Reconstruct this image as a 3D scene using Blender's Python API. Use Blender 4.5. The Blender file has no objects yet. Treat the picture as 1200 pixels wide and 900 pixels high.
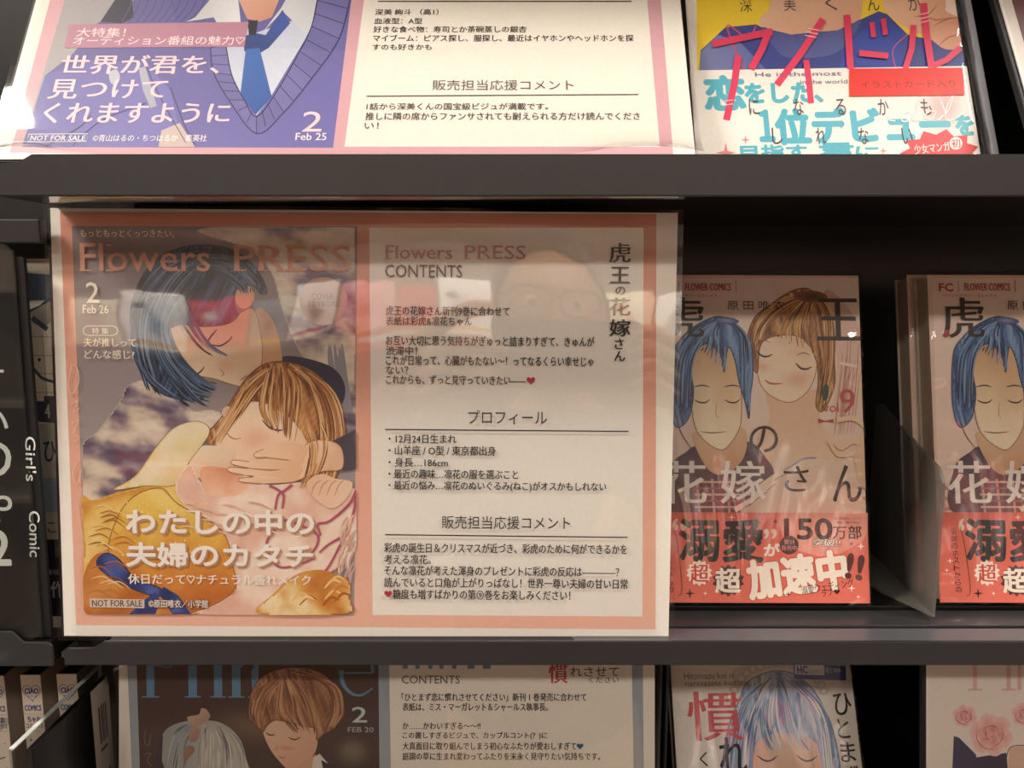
import bpy, bmesh, math, random
from mathutils import Vector, Matrix, noise as mnoise
from mathutils.geometry import tessellate_polygon
R = math.radians
rnd = random.Random(7)
sc = bpy.context.scene
COL = sc.collection
# ------------------------------------------------------------------ camera, light, exposure
F = 901.0                       # focal length in pixels of the 1200x900 frame
PITCH = R(8.0)
CZ = 1.45
cam = bpy.data.cameras.new('camera')
cam.sensor_width = 36.0
cam.lens = 36.0 * F / 1200
cam.clip_start = 0.01
camo = bpy.data.objects.new('camera', cam)
COL.objects.link(camo)
camo.location = (0, 0, CZ)
camo.rotation_euler = (R(90) - PITCH, 0, 0)
sc.camera = camo
sc.view_settings.view_transform = 'Standard'
sc.view_settings.look = 'None'
sc.view_settings.gamma = 1
sc.view_settings.use_curve_mapping = False
sc.view_settings.exposure = 0.25
sc.cycles.transparent_max_bounces = 16
world = bpy.data.worlds.new('room_air')
sc.world = world
world.use_nodes = True
world.node_tree.nodes['Background'].inputs[0].default_value = (1.0, 0.86, 0.7, 1)
world.node_tree.nodes['Background'].inputs[1].default_value = 0.05
WARM = (1.0, 0.93, 0.855)


def lamp(name, loc, sx, sy, power, col=WARM, target=None):
    l = bpy.data.lights.new(name, 'AREA')
    l.shape = 'RECTANGLE'
    l.size, l.size_y = sx, sy
    l.energy = power
    l.color = col
    o = bpy.data.objects.new(name, l)
    COL.objects.link(o)
    o.location = loc
    if target is not None:
        d = Vector(target) - Vector(loc)
        o.rotation_euler = d.to_track_quat('-Z', 'Y').to_euler()
    return o


CEIL = 2.75
LIGHTS = [(0.10, 0.32, 34), (-1.28, -0.20, 45), (1.40, -0.10, 50), (-1.2, -1.70, 13), (0.1, -1.70, 11), (1.3, -1.70, 11)]  # first entry is an added lamp that brightens the person
for (lx, ly, pw) in LIGHTS:
    lamp('ceiling_lamp_light', (lx, ly, CEIL - 0.035), 0.56, 0.2, pw)


# ------------------------------------------------------------------ helpers
def lin(h):
    if not isinstance(h, str):
        return tuple(h)[:3]
    h = h.lstrip('#')
    o = []
    for i in (0, 2, 4):
        c = int(h[i:i + 2], 16) / 255
        o.append(c / 12.92 if c <= 0.04045 else ((c + 0.055) / 1.055) ** 2.4)
    return tuple(o)


def mixc(a, b, t):
    a, b = lin(a), lin(b)
    return tuple(a[i] + (b[i] - a[i]) * t for i in range(3))


def mat(name, col, rough=0.5, metal=0.0, noise=0.0, scale=60, bump=0.0, bscale=300, spec=0.5, coat=0.0):
    m = bpy.data.materials.new(name)
    m.use_nodes = True
    nt = m.node_tree
    b = nt.nodes['Principled BSDF']
    c = lin(col)
    b.inputs['Base Color'].default_value = (*c, 1)
    b.inputs['Roughness'].default_value = rough
    b.inputs['Metallic'].default_value = metal
    b.inputs['Specular IOR Level'].default_value = spec
    b.inputs['Coat Weight'].default_value = coat
    tc = nt.nodes.new('ShaderNodeTexCoord')
    if noise > 0:
        n = nt.nodes.new('ShaderNodeTexNoise')
        n.inputs['Scale'].default_value = scale
        n.inputs['Detail'].default_value = 6
        nt.links.new(tc.outputs['Object'], n.inputs['Vector'])
        r = nt.nodes.new('ShaderNodeValToRGB')
        r.color_ramp.elements[0].color = (*[x * (1 - noise) for x in c], 1)
        r.color_ramp.elements[1].color = (*[min(1, x * (1 + noise)) for x in c], 1)
        nt.links.new(n.outputs['Fac'], r.inputs[0])
        nt.links.new(r.outputs[0], b.inputs['Base Color'])
    if bump > 0:
        n2 = nt.nodes.new('ShaderNodeTexNoise')
        n2.inputs['Scale'].default_value = bscale
        n2.inputs['Detail'].default_value = 4
        nt.links.new(tc.outputs['Object'], n2.inputs['Vector'])
        bp = nt.nodes.new('ShaderNodeBump')
        bp.inputs['Strength'].default_value = bump
        bp.inputs['Distance'].default_value = 0.001
        nt.links.new(n2.outputs['Fac'], bp.inputs['Height'])
        nt.links.new(bp.outputs[0], b.inputs['Normal'])
    return m


def print_mat(name, rough, coat=0.0):
    """ink and paper: colours come from the print itself"""
    m = mat(name, '#ffffff', rough)
    nt = m.node_tree
    b = nt.nodes['Principled BSDF']
    a = nt.nodes.new('ShaderNodeAttribute')
    a.attribute_name = 'ink'
    tc = nt.nodes.new('ShaderNodeTexCoord')
    n = nt.nodes.new('ShaderNodeTexNoise')
    n.inputs['Scale'].default_value = 700
    n.inputs['Detail'].default_value = 3
    nt.links.new(tc.outputs['Object'], n.inputs['Vector'])
    mr = nt.nodes.new('ShaderNodeMapRange')
    mr.inputs['To Min'].default_value = 0.93
    mr.inputs['To Max'].default_value = 1.05
    nt.links.new(n.outputs['Fac'], mr.inputs['Value'])
    mx = nt.nodes.new('ShaderNodeMix')
    mx.data_type = 'RGBA'
    mx.blend_type = 'MULTIPLY'
    mx.inputs[0].default_value = 1
    nt.links.new(a.outputs['Color'], mx.inputs[6])
    nt.links.new(mr.outputs[0], mx.inputs[7])
    nt.links.new(mx.outputs[2], b.inputs['Base Color'])
    b.inputs['Coat Weight'].default_value = coat
    return m


def film_mat(name, gain, rough, bump, bscale, tint=(1, 1, 1), stretch=(1, 1, 1), bdist=0.002):
    """clear plastic film: transparent, with the Fresnel mirror of its two faces"""
    m = bpy.data.materials.new(name)
    m.use_nodes = True
    nt = m.node_tree
    nt.nodes.remove(nt.nodes['Principled BSDF'])
    out = nt.nodes['Material Output']
    t = nt.nodes.new('ShaderNodeBsdfTransparent')
    t.inputs[0].default_value = (*tint, 1)
    g = nt.nodes.new('ShaderNodeBsdfGlossy')
    g.inputs['Roughness'].default_value = rough
    fr = nt.nodes.new('ShaderNodeFresnel')
    ge = nt.nodes.new('ShaderNodeNewGeometry')
    io = nt.nodes.new('ShaderNodeMapRange')          # the same film seen from either side
    io.inputs['To Min'].default_value = 1.5
    io.inputs['To Max'].default_value = 1 / 1.5
    nt.links.new(ge.outputs['Backfacing'], io.inputs['Value'])
    nt.links.new(io.outputs[0], fr.inputs['IOR'])
    mu = nt.nodes.new('ShaderNodeMath')
    mu.operation = 'MULTIPLY'
    mu.use_clamp = True
    mu.inputs[1].default_value = gain
    nt.links.new(fr.outputs[0], mu.inputs[0])
    mx = nt.nodes.new('ShaderNodeMixShader')
    nt.links.new(mu.outputs[0], mx.inputs[0])
    nt.links.new(t.outputs[0], mx.inputs[1])
    nt.links.new(g.outputs[0], mx.inputs[2])
    nt.links.new(mx.outputs[0], out.inputs[0])
    if bump > 0:
        tc = nt.nodes.new('ShaderNodeTexCoord')
        mp = nt.nodes.new('ShaderNodeMapping')
        mp.inputs['Scale'].default_value = stretch
        nt.links.new(tc.outputs['Object'], mp.inputs[0])
        n = nt.nodes.new('ShaderNodeTexNoise')
        n.inputs['Scale'].default_value = bscale
        n.inputs['Detail'].default_value = 2
        n.inputs['Distortion'].default_value = 0.8
        nt.links.new(mp.outputs[0], n.inputs['Vector'])
        bp = nt.nodes.new('ShaderNodeBump')
        bp.inputs['Strength'].default_value = bump
        bp.inputs['Distance'].default_value = bdist
        nt.links.new(n.outputs['Fac'], bp.inputs['Height'])
        nt.links.new(bp.outputs[0], g.inputs['Normal'])
    return m


def tag(o, label=None, cat=None, group=None, kind=None):
    if label: o['label'] = label
    if cat: o['category'] = cat
    if group: o['group'] = group
    if kind: o['kind'] = kind
    return o


def empty(name, label, cat, group=None, loc=(0, 0, 0), matrix=None):
    o = bpy.data.objects.new(name, None)
    o.empty_display_size = 0.02
    COL.objects.link(o)
    if matrix is not None:
        o.matrix_world = matrix
    else:
        o.location = loc
    return tag(o, label, cat, group)


def link(name, me, m=None, parent=None):
    o = bpy.data.objects.new(name, me)
    COL.objects.link(o)
    if m is not None:
        for x in (m if isinstance(m, (list, tuple)) else [m]):
            me.materials.append(x)
    if parent is not None:
        o.parent = parent
    return o


def bm_obj(name, bm, m=None, parent=None, smooth=False):
    me = bpy.data.meshes.new(name)
    bmesh.ops.recalc_face_normals(bm, faces=bm.faces[:])
    bm.to_mesh(me)
    bm.free()
    if smooth:
        for p in me.polygons: p.use_smooth = True
    return link(name, me, m, parent)


def add_box(bm, x0, x1, y0, y1, z0, z1, bevel=0.0, seg=2, mi=0):
    r = bmesh.ops.create_cube(bm, size=1.0)
    vs = r['verts']
    for v in vs:
        v.co = Vector(((x0 + x1) / 2 + v.co.x * (x1 - x0), (y0 + y1) / 2 + v.co.y * (y1 - y0), (z0 + z1) / 2 + v.co.z * (z1 - z0)))
    fs = set(f for v in vs for f in v.link_faces)
    for f in fs: f.material_index = mi
    if bevel > 0:
        es = list(set(e for f in fs for e in f.edges))
        bmesh.ops.bevel(bm, geom=es, offset=bevel, segments=seg, affect='EDGES', profile=0.6)


def add_prism(bm, pts, axis, a0, a1, mi=0):
    """extrude a 2-D outline; axis 'y': pts are (x,z); axis 'x': pts are (y,z); axis 'z': pts are (x,y)"""
    def mk(p, a):
        return {'y': (p[0], a, p[1]), 'x': (a, p[0], p[1]), 'z': (p[0], p[1], a)}[axis]
    v0 = [bm.verts.new(mk(p, a0)) for p in pts]
    v1 = [bm.verts.new(mk(p, a1)) for p in pts]
    n = len(pts)
    fs = [bm.faces.new(v0), bm.faces.new(v1)]
    for i in range(n):
        fs.append(bm.faces.new((v0[i], v0[(i + 1) % n], v1[(i + 1) % n], v1[i])))
    for f in fs: f.material_index = mi
    return fs


def box_obj(name, x0, x1, y0, y1, z0, z1, m, parent=None, bevel=0.0):
    bm = bmesh.new()
    add_box(bm, x0, x1, y0, y1, z0, z1, bevel)
    return bm_obj(name, bm, m, parent)


def structure(o):
    o['kind'] = 'structure'
    return o


def kids(o):
    return list(o.children)


def dup(root, offset=None, label=None, matrix=None, skip=()):
    c = root.copy()
    COL.objects.link(c)
    if matrix is not None: c.matrix_world = matrix
    if offset is not None: c.matrix_world = Matrix.Translation(offset) @ root.matrix_world
    if label: c['label'] = label

    def rec(src, dst):
        for ch in kids(src):
            if ch.name.split('.')[0] in skip: continue
            d = ch.copy()
            COL.objects.link(d)
            d.parent = dst
            rec(ch, d)
    rec(root, c)
    return c


CAMP = Vector((0, 0, CZ))
RT, UPV, FW = Vector((1, 0, 0)), Vector((0, math.sin(PITCH), math.cos(PITCH))), Vector((0, math.cos(PITCH), -math.sin(PITCH)))


def ray(px, py):
    return RT * ((px - 600) / F) + UPV * ((450 - py) / F) + FW


def U(px, py, d):
    return CAMP + ray(px, py) * d


def UY(px, py, y):
    r = ray(px, py)
    return CAMP + r * (y / r.y)


class Page:
    """a flat printed face standing at its own place: origin at its lower left corner, x along the bottom edge, y up the face, z towards the reader"""
    def __init__(s, bl, br, width, height, lean, depth=None, yaw_d=0.0):
        d = depth or width * F / math.hypot(br[0] - bl[0], br[1] - bl[1])
        s.o = U(bl[0], bl[1], d)
        e = U(br[0], br[1], d + yaw_d)
        s.ux = (e - s.o).normalized()
        up = Vector((0, math.sin(lean), math.cos(lean)))
        s.uy = (up - s.ux * up.dot(s.ux)).normalized()
        s.n = s.ux.cross(s.uy)
        s.w, s.h = width, height
        s.m = Matrix.Translation(s.o) @ Matrix((s.ux, s.uy, s.n)).transposed().to_4x4()

    def P(s, px, py):
        r = ray(px, py)
        t = (s.o - CAMP).dot(s.n) / r.dot(s.n)
        q = CAMP + r * t - s.o
        return (q.dot(s.ux), q.dot(s.uy))


def crom(pts, closed=True, n=6):
    out = []
    N = len(pts)
    rng = range(N) if closed else range(N - 1)
    for i in rng:
        p0 = pts[(i - 1) % N] if closed else pts[max(0, i - 1)]
        p1 = pts[i]
        p2 = pts[(i + 1) % N]
        p3 = pts[(i + 2) % N] if closed else pts[min(N - 1, i + 2)]
        for k in range(n):
            t = k / n
            out.append(tuple(0.5 * (2 * p1[j] + (p2[j] - p0[j]) * t + (2 * p0[j] - 5 * p1[j] + 4 * p2[j] - p3[j]) * t * t + (3 * p1[j] - p0[j] - 3 * p2[j] + p3[j]) * t ** 3) for j in (0, 1)))
    if not closed: out.append(tuple(pts[-1][:2]))
    return out


def fbm(x, y, o=4):
    v, a, f = 0.0, 0.55, 1.0
    for _ in range(o):
        v += a * mnoise.noise(Vector((x * f, y * f, 3.7)))
        a *= 0.5
        f *= 2.05
    return v


def ramp(t, *cols):
    t = min(max(t, 0), 0.9999) * (len(cols) - 1)
    i = int(t)
    return mixc(cols[i], cols[i + 1], t - i)


def blush(fn, *spots):
    def f(x, y):
        c = fn(x, y)
        for (a, b, r, col, k) in spots:
            c = mixc(c, col, k * math.exp(-((x - a) ** 2 + ((y - b) * 1.5) ** 2) / (r * r)))
        return c
    return f


def silk(c, ang, fine=0.35, coarse=0.02, seed=0.0, amp=1.5):
    """printed hair tone: streaks along a direction"""
    ca, sa = math.cos(ang), math.sin(ang)
    def f(x, y):
        u, v = x * ca + y * sa, -x * sa + y * ca
        v += 6 * fbm(x * 0.012 + seed, y * 0.012, 2)
        return ramp(0.45 + amp * fbm(u * coarse + seed, v * fine, 3), *c)
    return f


_tc = {}


def text_mesh(s, res, off):
    k = (s, res, off)
    if k in _tc: return _tc[k]
    cu = bpy.data.curves.new('t', 'FONT')
    cu.body = s
    cu.resolution_u = res
    cu.offset = off
    o = bpy.data.objects.new('t', cu)
    COL.objects.link(o)
    dg = bpy.context.evaluated_depsgraph_get()
    ev = o.evaluated_get(dg)
    me = ev.to_mesh()
    vs = [(v.co.x, v.co.y) for v in me.vertices]
    fs = [tuple(p.vertices) for p in me.polygons]
    ev.to_mesh_clear()
    bpy.data.objects.remove(o)
    bpy.data.curves.remove(cu)
    xs = [v[0] for v in vs] or [0, 1]
    ys = [v[1] for v in vs] or [0, 1]
    _tc[k] = (vs, fs, (min(xs), min(ys), max(xs), max(ys)))
    return _tc[k]


class Print:
    """collects the inks of one printed face; photo pixels are carried onto the page by its own plane"""
    def __init__(s, page, z0=0.0, step=1.6e-6, f=None):
        s.pg, s.z, s.step = page, z0, step
        s.v, s.f, s.c = [], [], []
        s.map = f or (lambda x, y: (x, y))
        s.clip = None

    def P(s, p):
        q = s.map(p[0], p[1])
        x, y = s.pg.P(*q)
        if s.clip:
            x = min(max(x, s.clip[0]), s.clip[2])
            y = min(max(y, s.clip[1]), s.clip[3])
        return x, y

    def _add(s, pts, tris, cols, step=None):
        s.z += s.step if step is None else step
        b = len(s.v)
        s.v += [(x, y, s.z) for x, y in pts]
        s.c += cols
        s.f += [tuple(b + i for i in t) for t in tris]

    def rect_mm(s, x0, y0, x1, y1, col):
        s._add([(x0, y0), (x1, y0), (x1, y1), (x0, y1)], [(0, 1, 2, 3)], [lin(col)] * 4)

    def poly(s, pts, col, col2=None, g=None, sm=False, n=6, step=None):
        if sm: pts = crom(pts, True, n)
        q = [s.P(p) for p in pts]
        tri = tessellate_polygon([[Vector((a, b, 0)) for a, b in q]])
        c = lin(col)
        if col2 is None:
            cols = [c] * len(q)
        else:
            (ax, ay), (bx, by) = g
            L2 = (bx - ax) ** 2 + (by - ay) ** 2
            cols = [mixc(col, col2, min(1, max(0, ((p[0] - ax) * (bx - ax) + (p[1] - ay) * (by - ay)) / L2))) for p in pts]
        tri2 = []
        for t in tri:
            a, b, d = (q[i] for i in t)
            cr = (b[0] - a[0]) * (d[1] - a[1]) - (b[1] - a[1]) * (d[0] - a[0])
            tri2.append(tuple(t) if cr > 0 else (t[0], t[2], t[1]))
        s._add(q, tri2, cols, step)

    def line(s, pts, w, col, closed=True, n=6):
        q = crom(pts, closed, n)
        if closed: q.append(q[0])
        s.stroke(q, w, col, sm=False)

    def field(s, pts, fn, cell=2.4, sm=True):
        """printed tone inside an outline: a fine mesh of cells, each corner inked by fn(x, y)"""
        o = crom(pts, True, 6) if sm else pts
        xs, ys = [a[0] for a in o], [a[1] for a in o]
        x0, y0 = min(xs), min(ys)
        nx, ny = int((max(xs) - x0) / cell) + 1, int((max(ys) - y0) / cell) + 1

        def isin(x, y):
            c = False
            for i in range(len(o)):
                (a, b), (d, e) = o[i], o[i - 1]
                if (b > y) != (e > y) and x < (d - a) * (y - b) / (e - b) + a: c = not c
            return c
        idx, P, C, Q = {}, [], [], []
        ok = [[isin(x0 + i * cell, y0 + j * cell) for i in range(nx + 1)] for j in range(ny + 1)]
        for j in range(ny):
            for i in range(nx):
                if ok[j][i] and ok[j][i + 1] and ok[j + 1][i] and ok[j + 1][i + 1]:
                    f = []
                    for (a, b) in ((i, j + 1), (i + 1, j + 1), (i + 1, j), (i, j)):
                        if (a, b) not in idx:
                            idx[(a, b)] = len(P)
                            x, y = x0 + a * cell, y0 + b * cell
                            P.append(s.P((x, y)))
                            C.append(lin(fn(x, y)))
                        f.append(idx[(a, b)])
                    Q.append(tuple(f))
        if Q: s._add(P, Q, C)

    def blob(s, cx, cy, rx, ry, cc, ce, rot=0, n=20, wob=0.0, rings=3, step=None):
        pts, cols, tri = [s.P((cx, cy))], [lin(cc)], []
        ca, sa = math.cos(rot), math.sin(rot)
        w = [1 + rnd.uniform(-wob, wob) for _ in range(n)]
        for k in range(1, rings + 1):
            r = k / rings
            t = r * r * (3 - 2 * r)
            for i in range(n):
                a = 2 * math.pi * i / n
                x, y = math.cos(a) * rx * r * w[i], math.sin(a) * ry * r * w[i]
                pts.append(s.P((cx + x * ca - y * sa, cy + x * sa + y * ca)))
                cols.append(mixc(cc, ce, t))
        for i in range(n):
            tri.append((0, 1 + (i + 1) % n, 1 + i))
            for k in range(rings - 1):
                a, b = 1 + k * n, 1 + (k + 1) * n
                tri.append((a + i, a + (i + 1) % n, b + (i + 1) % n, b + i))
        s._add(pts, tri, cols, step)

    def disc(s, cx, cy, r, col, n=28, ry=None):
        s.poly([(cx + r * math.cos(2 * math.pi * i / n), cy + (ry or r) * math.sin(2 * math.pi * i / n)) for i in range(n)], col)

    def burst(s, cx, cy, r, r2, col, n=14, sq=1.0):
        s.poly([(cx + (r if i % 2 else r2) * math.cos(math.pi * i / n), cy + sq * (r if i % 2 else r2) * math.sin(math.pi * i / n)) for i in range(2 * n)], col)

    def spark(s, cx, cy, r, col):
        pts = []
        for i in range(8):
            q = r if i % 2 == 0 else r * 0.25
            pts.append((cx + q * math.sin(math.pi * i / 4), cy - q * math.cos(math.pi * i / 4)))
        s.poly(pts, col)

    def heart(s, cx, cy, r, col):
        pts = []
        for i in range(24):
            t = 2 * math.pi * i / 24
            pts.append((cx + r * math.sin(t) ** 3, cy - r * (13 * math.cos(t) - 5 * math.cos(2 * t) - 2 * math.cos(3 * t) - math.cos(4 * t)) / 16))
        s.poly(pts, col)

    def stroke(s, pts, w, col, w2=None, sm=True, taper=False, n=6, step=None, col2=None):
        """a brush line of width w px (w2 at its end)"""
        if sm and len(pts) > 2: pts = crom(pts, False, n)
        N = len(pts)
        L, cols = [], []
        for i, p in enumerate(pts):
            a, b = pts[max(0, i - 1)], pts[min(N - 1, i + 1)]
            dx, dy = b[0] - a[0], b[1] - a[1]
            d = math.hypot(dx, dy) or 1
            t = i / (N - 1)
            ww = w + ((w2 if w2 is not None else w) - w) * t
            if taper: ww *= max(0.08, math.sin(math.pi * (0.06 + 0.92 * t)) ** 0.7)
            nx, ny = -dy / d * ww / 2, dx / d * ww / 2
            L.append(((p[0] + nx, p[1] + ny), (p[0] - nx, p[1] - ny)))
            cc = lin(col) if col2 is None else mixc(col, col2, t)
            cols += [cc, cc]
        q = [s.P(p) for pr in L for p in pr]
        s._add(q, [(2 * i, 2 * i + 2, 2 * i + 3, 2 * i + 1) for i in range(N - 1)], cols, step)

    def strands(s, ga, gb, n, cols, w=1.6, jit=1.5, t0=0.0, t1=1.0):
        """hair: lines spread between two guide curves"""
        ga, gb = crom(ga, False, 4), crom(gb, False, 4)
        m = 12
        def at(g, t):
            x = t * (len(g) - 1)
            i = min(int(x), len(g) - 2)
            f = x - i
            return tuple(g[i][k] * (1 - f) + g[i + 1][k] * f for k in (0, 1))
        for k in range(n):
            u = rnd.random()
            a, b = sorted((rnd.uniform(t0, t1), rnd.uniform(t0, t1)))
            if b - a < 0.25 * (t1 - t0): b = min(t1, a + 0.35 * (t1 - t0))
            jx, jy = rnd.uniform(-jit, jit), rnd.uniform(-jit, jit)
            pts = []
            for i in range(m):
                t = a + (b - a) * i / (m - 1)
                p, q = at(ga, t), at(gb, t)
                pts.append((p[0] + (q[0] - p[0]) * u + jx, p[1] + (q[1] - p[1]) * u + jy))
            s.stroke(pts, w * rnd.uniform(0.5, 1.4), rnd.choice(cols), sm=False, taper=True, step=0.7e-6)

    def text(s, t, x0, y0, x1, y1, col, bold=0.0, res=2, off=0.0, hb=None, rot=0.0, n=None, out=None, outw=0.05):
        """t fills the box (x0,y0)-(x1,y1) of the photo, set square to the page; bold/hb thicken by a share of the letter height; rot turns it (radians, counter-clockwise)"""
        if out:
            s.text(t, x0, y0, x1, y1, out, bold=bold + outw, res=res, off=off, rot=rot, n=8)
        vs, fs, (bx0, by0, bx1, by1) = text_mesh(t, res, off)
        if not fs: return
        yc = (y0 + y1) / 2
        L, Rr = s.P((x0, yc)), s.P((x1, yc))
        xm = (x0 + x1) / 2
        T, B = s.P((xm, y0)), s.P((xm, y1))
        W = Rr[0] - L[0]
        H = T[1] - B[1]
        cx, cy = (L[0] + Rr[0]) / 2, (T[1] + B[1]) / 2
        sx, sy = W / max(1e-6, bx1 - bx0), H / max(1e-6, by1 - by0)
        ca, sa = math.cos(rot), math.sin(rot)
        sh = [(0, 0)]
        if hb:
            k = 3
            sh = [(H * hb * (i / (k - 1) - 0.5), 0) for i in range(k)]
        elif bold:
            k = n or (3 if bold < 0.03 else 8)
            r = H * bold
            if k == 3: sh = [(-r, 0), (r, 0), (0, r * 0.6)]
            else: sh = [(r * math.cos(2 * math.pi * i / k), r * math.sin(2 * math.pi * i / k)) for i in range(k)] + [(0, 0)]
        for dx, dy in sh:
            pts = []
            for x, y in vs:
                X, Y = (x - (bx0 + bx1) / 2) * sx + dx, (y - (by0 + by1) / 2) * sy + dy
                pts.append((cx + X * ca - Y * sa, cy + X * sa + Y * ca))
            s._add(pts, fs, [lin(col)] * len(pts), 0.25e-6)
        s.z += s.step

    def lines(s, rows, col, bold=0.016):
        for (t, x0, y0, x1, y1) in rows:
            s.text(t, x0, y0, x1, y1, col, bold)

    def solid(s, x0, y0, x1, y1, z0, z1, col):
        """the body of the paper or board itself"""
        b = len(s.v)
        s.v += [(x0, y0, z0), (x1, y0, z0), (x1, y1, z0), (x0, y1, z0), (x0, y0, z1), (x1, y0, z1), (x1, y1, z1), (x0, y1, z1)]
        s.c += [lin(col)] * 8
        for t in ((0, 3, 2, 1), (4, 5, 6, 7), (0, 1, 5, 4), (1, 2, 6, 5), (2, 3, 7, 6), (3, 0, 4, 7)):
            s.f.append(tuple(b + i for i in t))

    def build(s, name, m, parent=None):
        me = bpy.data.meshes.new(name)
        me.from_pydata(s.v, [], s.f)
        a = me.attributes.new('ink', 'FLOAT_COLOR', 'POINT')
        buf = []
        for c in s.c: buf += [c[0], c[1], c[2], 1.0]
        a.data.foreach_set('color', buf)
        me.update()
        return link(name, me, m, parent)


# ------------------------------------------------------------------ materials
M = {}
M['paper'] = print_mat('printed_paper', 0.55)
M['cover'] = print_mat('coated_cover', 0.38, 0.15)
M['sleeve'] = film_mat('clear_sleeve_film', 2.2, 0.03, 0.08, 16, (0.985, 0.98, 0.965))
M['wrap'] = film_mat('shrink_wrap_film', 1.35, 0.06, 0.8, 34, (0.98, 0.975, 0.96), (1, 0.28, 1), 0.004)
M['acrylic'] = film_mat('clear_acrylic', 1.8, 0.03, 0.0, 10, (0.93, 0.95, 0.94))
M['black'] = mat('black_laminate', '#0b0a0a', 0.42, noise=0.3, scale=30)
M['gloss'] = mat('gloss_black_underside', '#100e0d', 0.05)
M['rail'] = mat('dark_grey_painted_steel', '#2a2929', 0.38, noise=0.12, scale=90, bump=0.03, bscale=500)
M['rail2'] = mat('mid_grey_steel_rail', '#5b5c5e', 0.3, metal=0.4, noise=0.1, scale=40)
M['backing'] = mat('black_card_backing', '#121112', 0.6, noise=0.2)
M['pages'] = mat('cut_page_edges', '#b8aa96', 0.8, noise=0.2, scale=900)
M['frost'] = mat('frosted_plastic', '#8d8880', 0.35)
_b = M['frost'].node_tree.nodes['Principled BSDF']
_b.inputs['Transmission Weight'].default_value = 0.55
_b.inputs['Roughness'].default_value = 0.45
_b.inputs['Alpha'].default_value = 0.55
M['wall'] = mat('painted_wall', '#8f877d', 0.8, noise=0.05, scale=8)
M['ceil'] = mat('ceiling_board', '#a39a90', 0.9, noise=0.06, scale=20)
M['floor'] = mat('floor_vinyl', '#75695c', 0.5, noise=0.12, scale=12)
M['skin'] = mat('skin', '#c8936f', 0.5, noise=0.06, scale=40)
M['hair'] = mat('black_hair', '#15110f', 0.5, noise=0.3, scale=200)
M['jacket'] = mat('dark_jacket', '#24242a', 0.85, noise=0.2, scale=200)
M['trouser'] = mat('dark_trousers', '#1d1e24', 0.9, noise=0.2, scale=200)
M['mask'] = mat('white_mask', '#d9d6d2', 0.8, bump=0.2, bscale=60)
M['phone'] = mat('black_phone', '#08080a', 0.35)
M['lens'] = mat('lens_glass', '#020204', 0.05)
M['shoe'] = mat('black_shoe', '#0d0c0c', 0.5)

# ------------------------------------------------------------------ the shop: floor, walls, ceiling
X0, X1, Y0, Y1 = -2.6, 2.6, -2.9, 0.8
structure(box_obj('floor', X0, X1, Y0, Y1, -0.06, 0.0, M['floor']))
structure(box_obj('ceiling', X0, X1, Y0, Y1, CEIL, CEIL + 0.06, M['ceil']))
structure(box_obj('wall_back', X0, X1, Y1, Y1 + 0.08, 0, CEIL, M['wall']))
structure(box_obj('wall_front', X0, X1, Y0 - 0.08, Y0, 0, CEIL, M['wall']))
structure(box_obj('wall_left', X0 - 0.08, X0, Y0, Y1, 0, CEIL, M['wall']))
structure(box_obj('wall_right', X1, X1 + 0.08, Y0, Y1, 0, CEIL, M['wall']))

M['lamp_body'] = mat('white_lamp_housing', '#e8e4dc', 0.5)
M['lamp_glow'] = bpy.data.materials.new('lamp_diffuser')
M['lamp_glow'].use_nodes = True
_p = M['lamp_glow'].node_tree.nodes['Principled BSDF']
_p.inputs['Emission Color'].default_value = (*WARM, 1)
_p.inputs['Emission Strength'].default_value = 6.0
for i, (lx, ly, pw) in enumerate(LIGHTS):
    t = empty('ceiling_light', 'white ceiling light %s' % ['added above the bookcase to brighten the person', 'above the shelf, left', 'above the shelf, right', 'over the aisle, left', 'over the aisle, middle', 'over the aisle, right'][i], 'ceiling light', 'ceiling lights', (lx, ly, CEIL))
    bm = bmesh.new()
    add_box(bm, -0.32, 0.32, -0.14, 0.14, -0.028, 0.0, 0.004)
    bm_obj('housing', bm, M['lamp_body'], t)
    bm = bmesh.new()
    add_box(bm, -0.28, 0.28, -0.1, 0.1, -0.033, -0.027, 0.002)
    bm_obj('diffuser', bm, M['lamp_glow'], t)

# ------------------------------------------------------------------ the display bookcase
XL, XR = -0.217, 0.62
YB = 0.53
case = empty('display_bookcase', 'black tiered display bookcase holding the face-out comics and cards', 'bookcase', None, (0.2, 0.45, 0))
case_mw = Matrix.Translation((-0.2, -0.45, 0))


def cpart(name, bm, m, parent=None, smooth=False):
    o = bm_obj(name, bm, m, parent or case, smooth)
    if parent is None or parent is case:
        o.matrix_parent_inverse = case_mw
    return o


def lip_outline(z0, z1, xl=XL, xr=XR, r=0.0025, notch=0.02, drop=0.0036, flip=False):
    pts = [(xl, z0), (xr, z0), (xr, z1), (xl + notch, z1), (xl + notch - 0.0055, z1 - drop)]
    zc, xc = z1 - drop - r, xl + r
    for k in range(0, 5):
        a = math.pi / 2 + math.pi / 2 * k / 4
        pts.append((xc + r * math.cos(a), zc + r * math.sin(a)))
    return pts


def shelf(yf, z0, z1, dip=0.0045):
    bm = bmesh.new()
    add_prism(bm, lip_outline(z0, z1), 'y', yf, yf + 0.0016)
    bmesh.ops.bevel(bm, geom=[e for e in bm.edges if abs(e.verts[0].co.y - yf) < 1e-6 and abs(e.verts[1].co.y - yf) < 1e-6], offset=0.0005, segments=2, affect='EDGES')
    cpart('shelf_lip', bm, M['rail'])
    bm = bmesh.new()
    add_box(bm, XL + 0.001, XR, yf + 0.0016, YB, z0 + 0.0005, z1 - dip)
    cpart('shelf_board', bm, M['gloss'])


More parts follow.
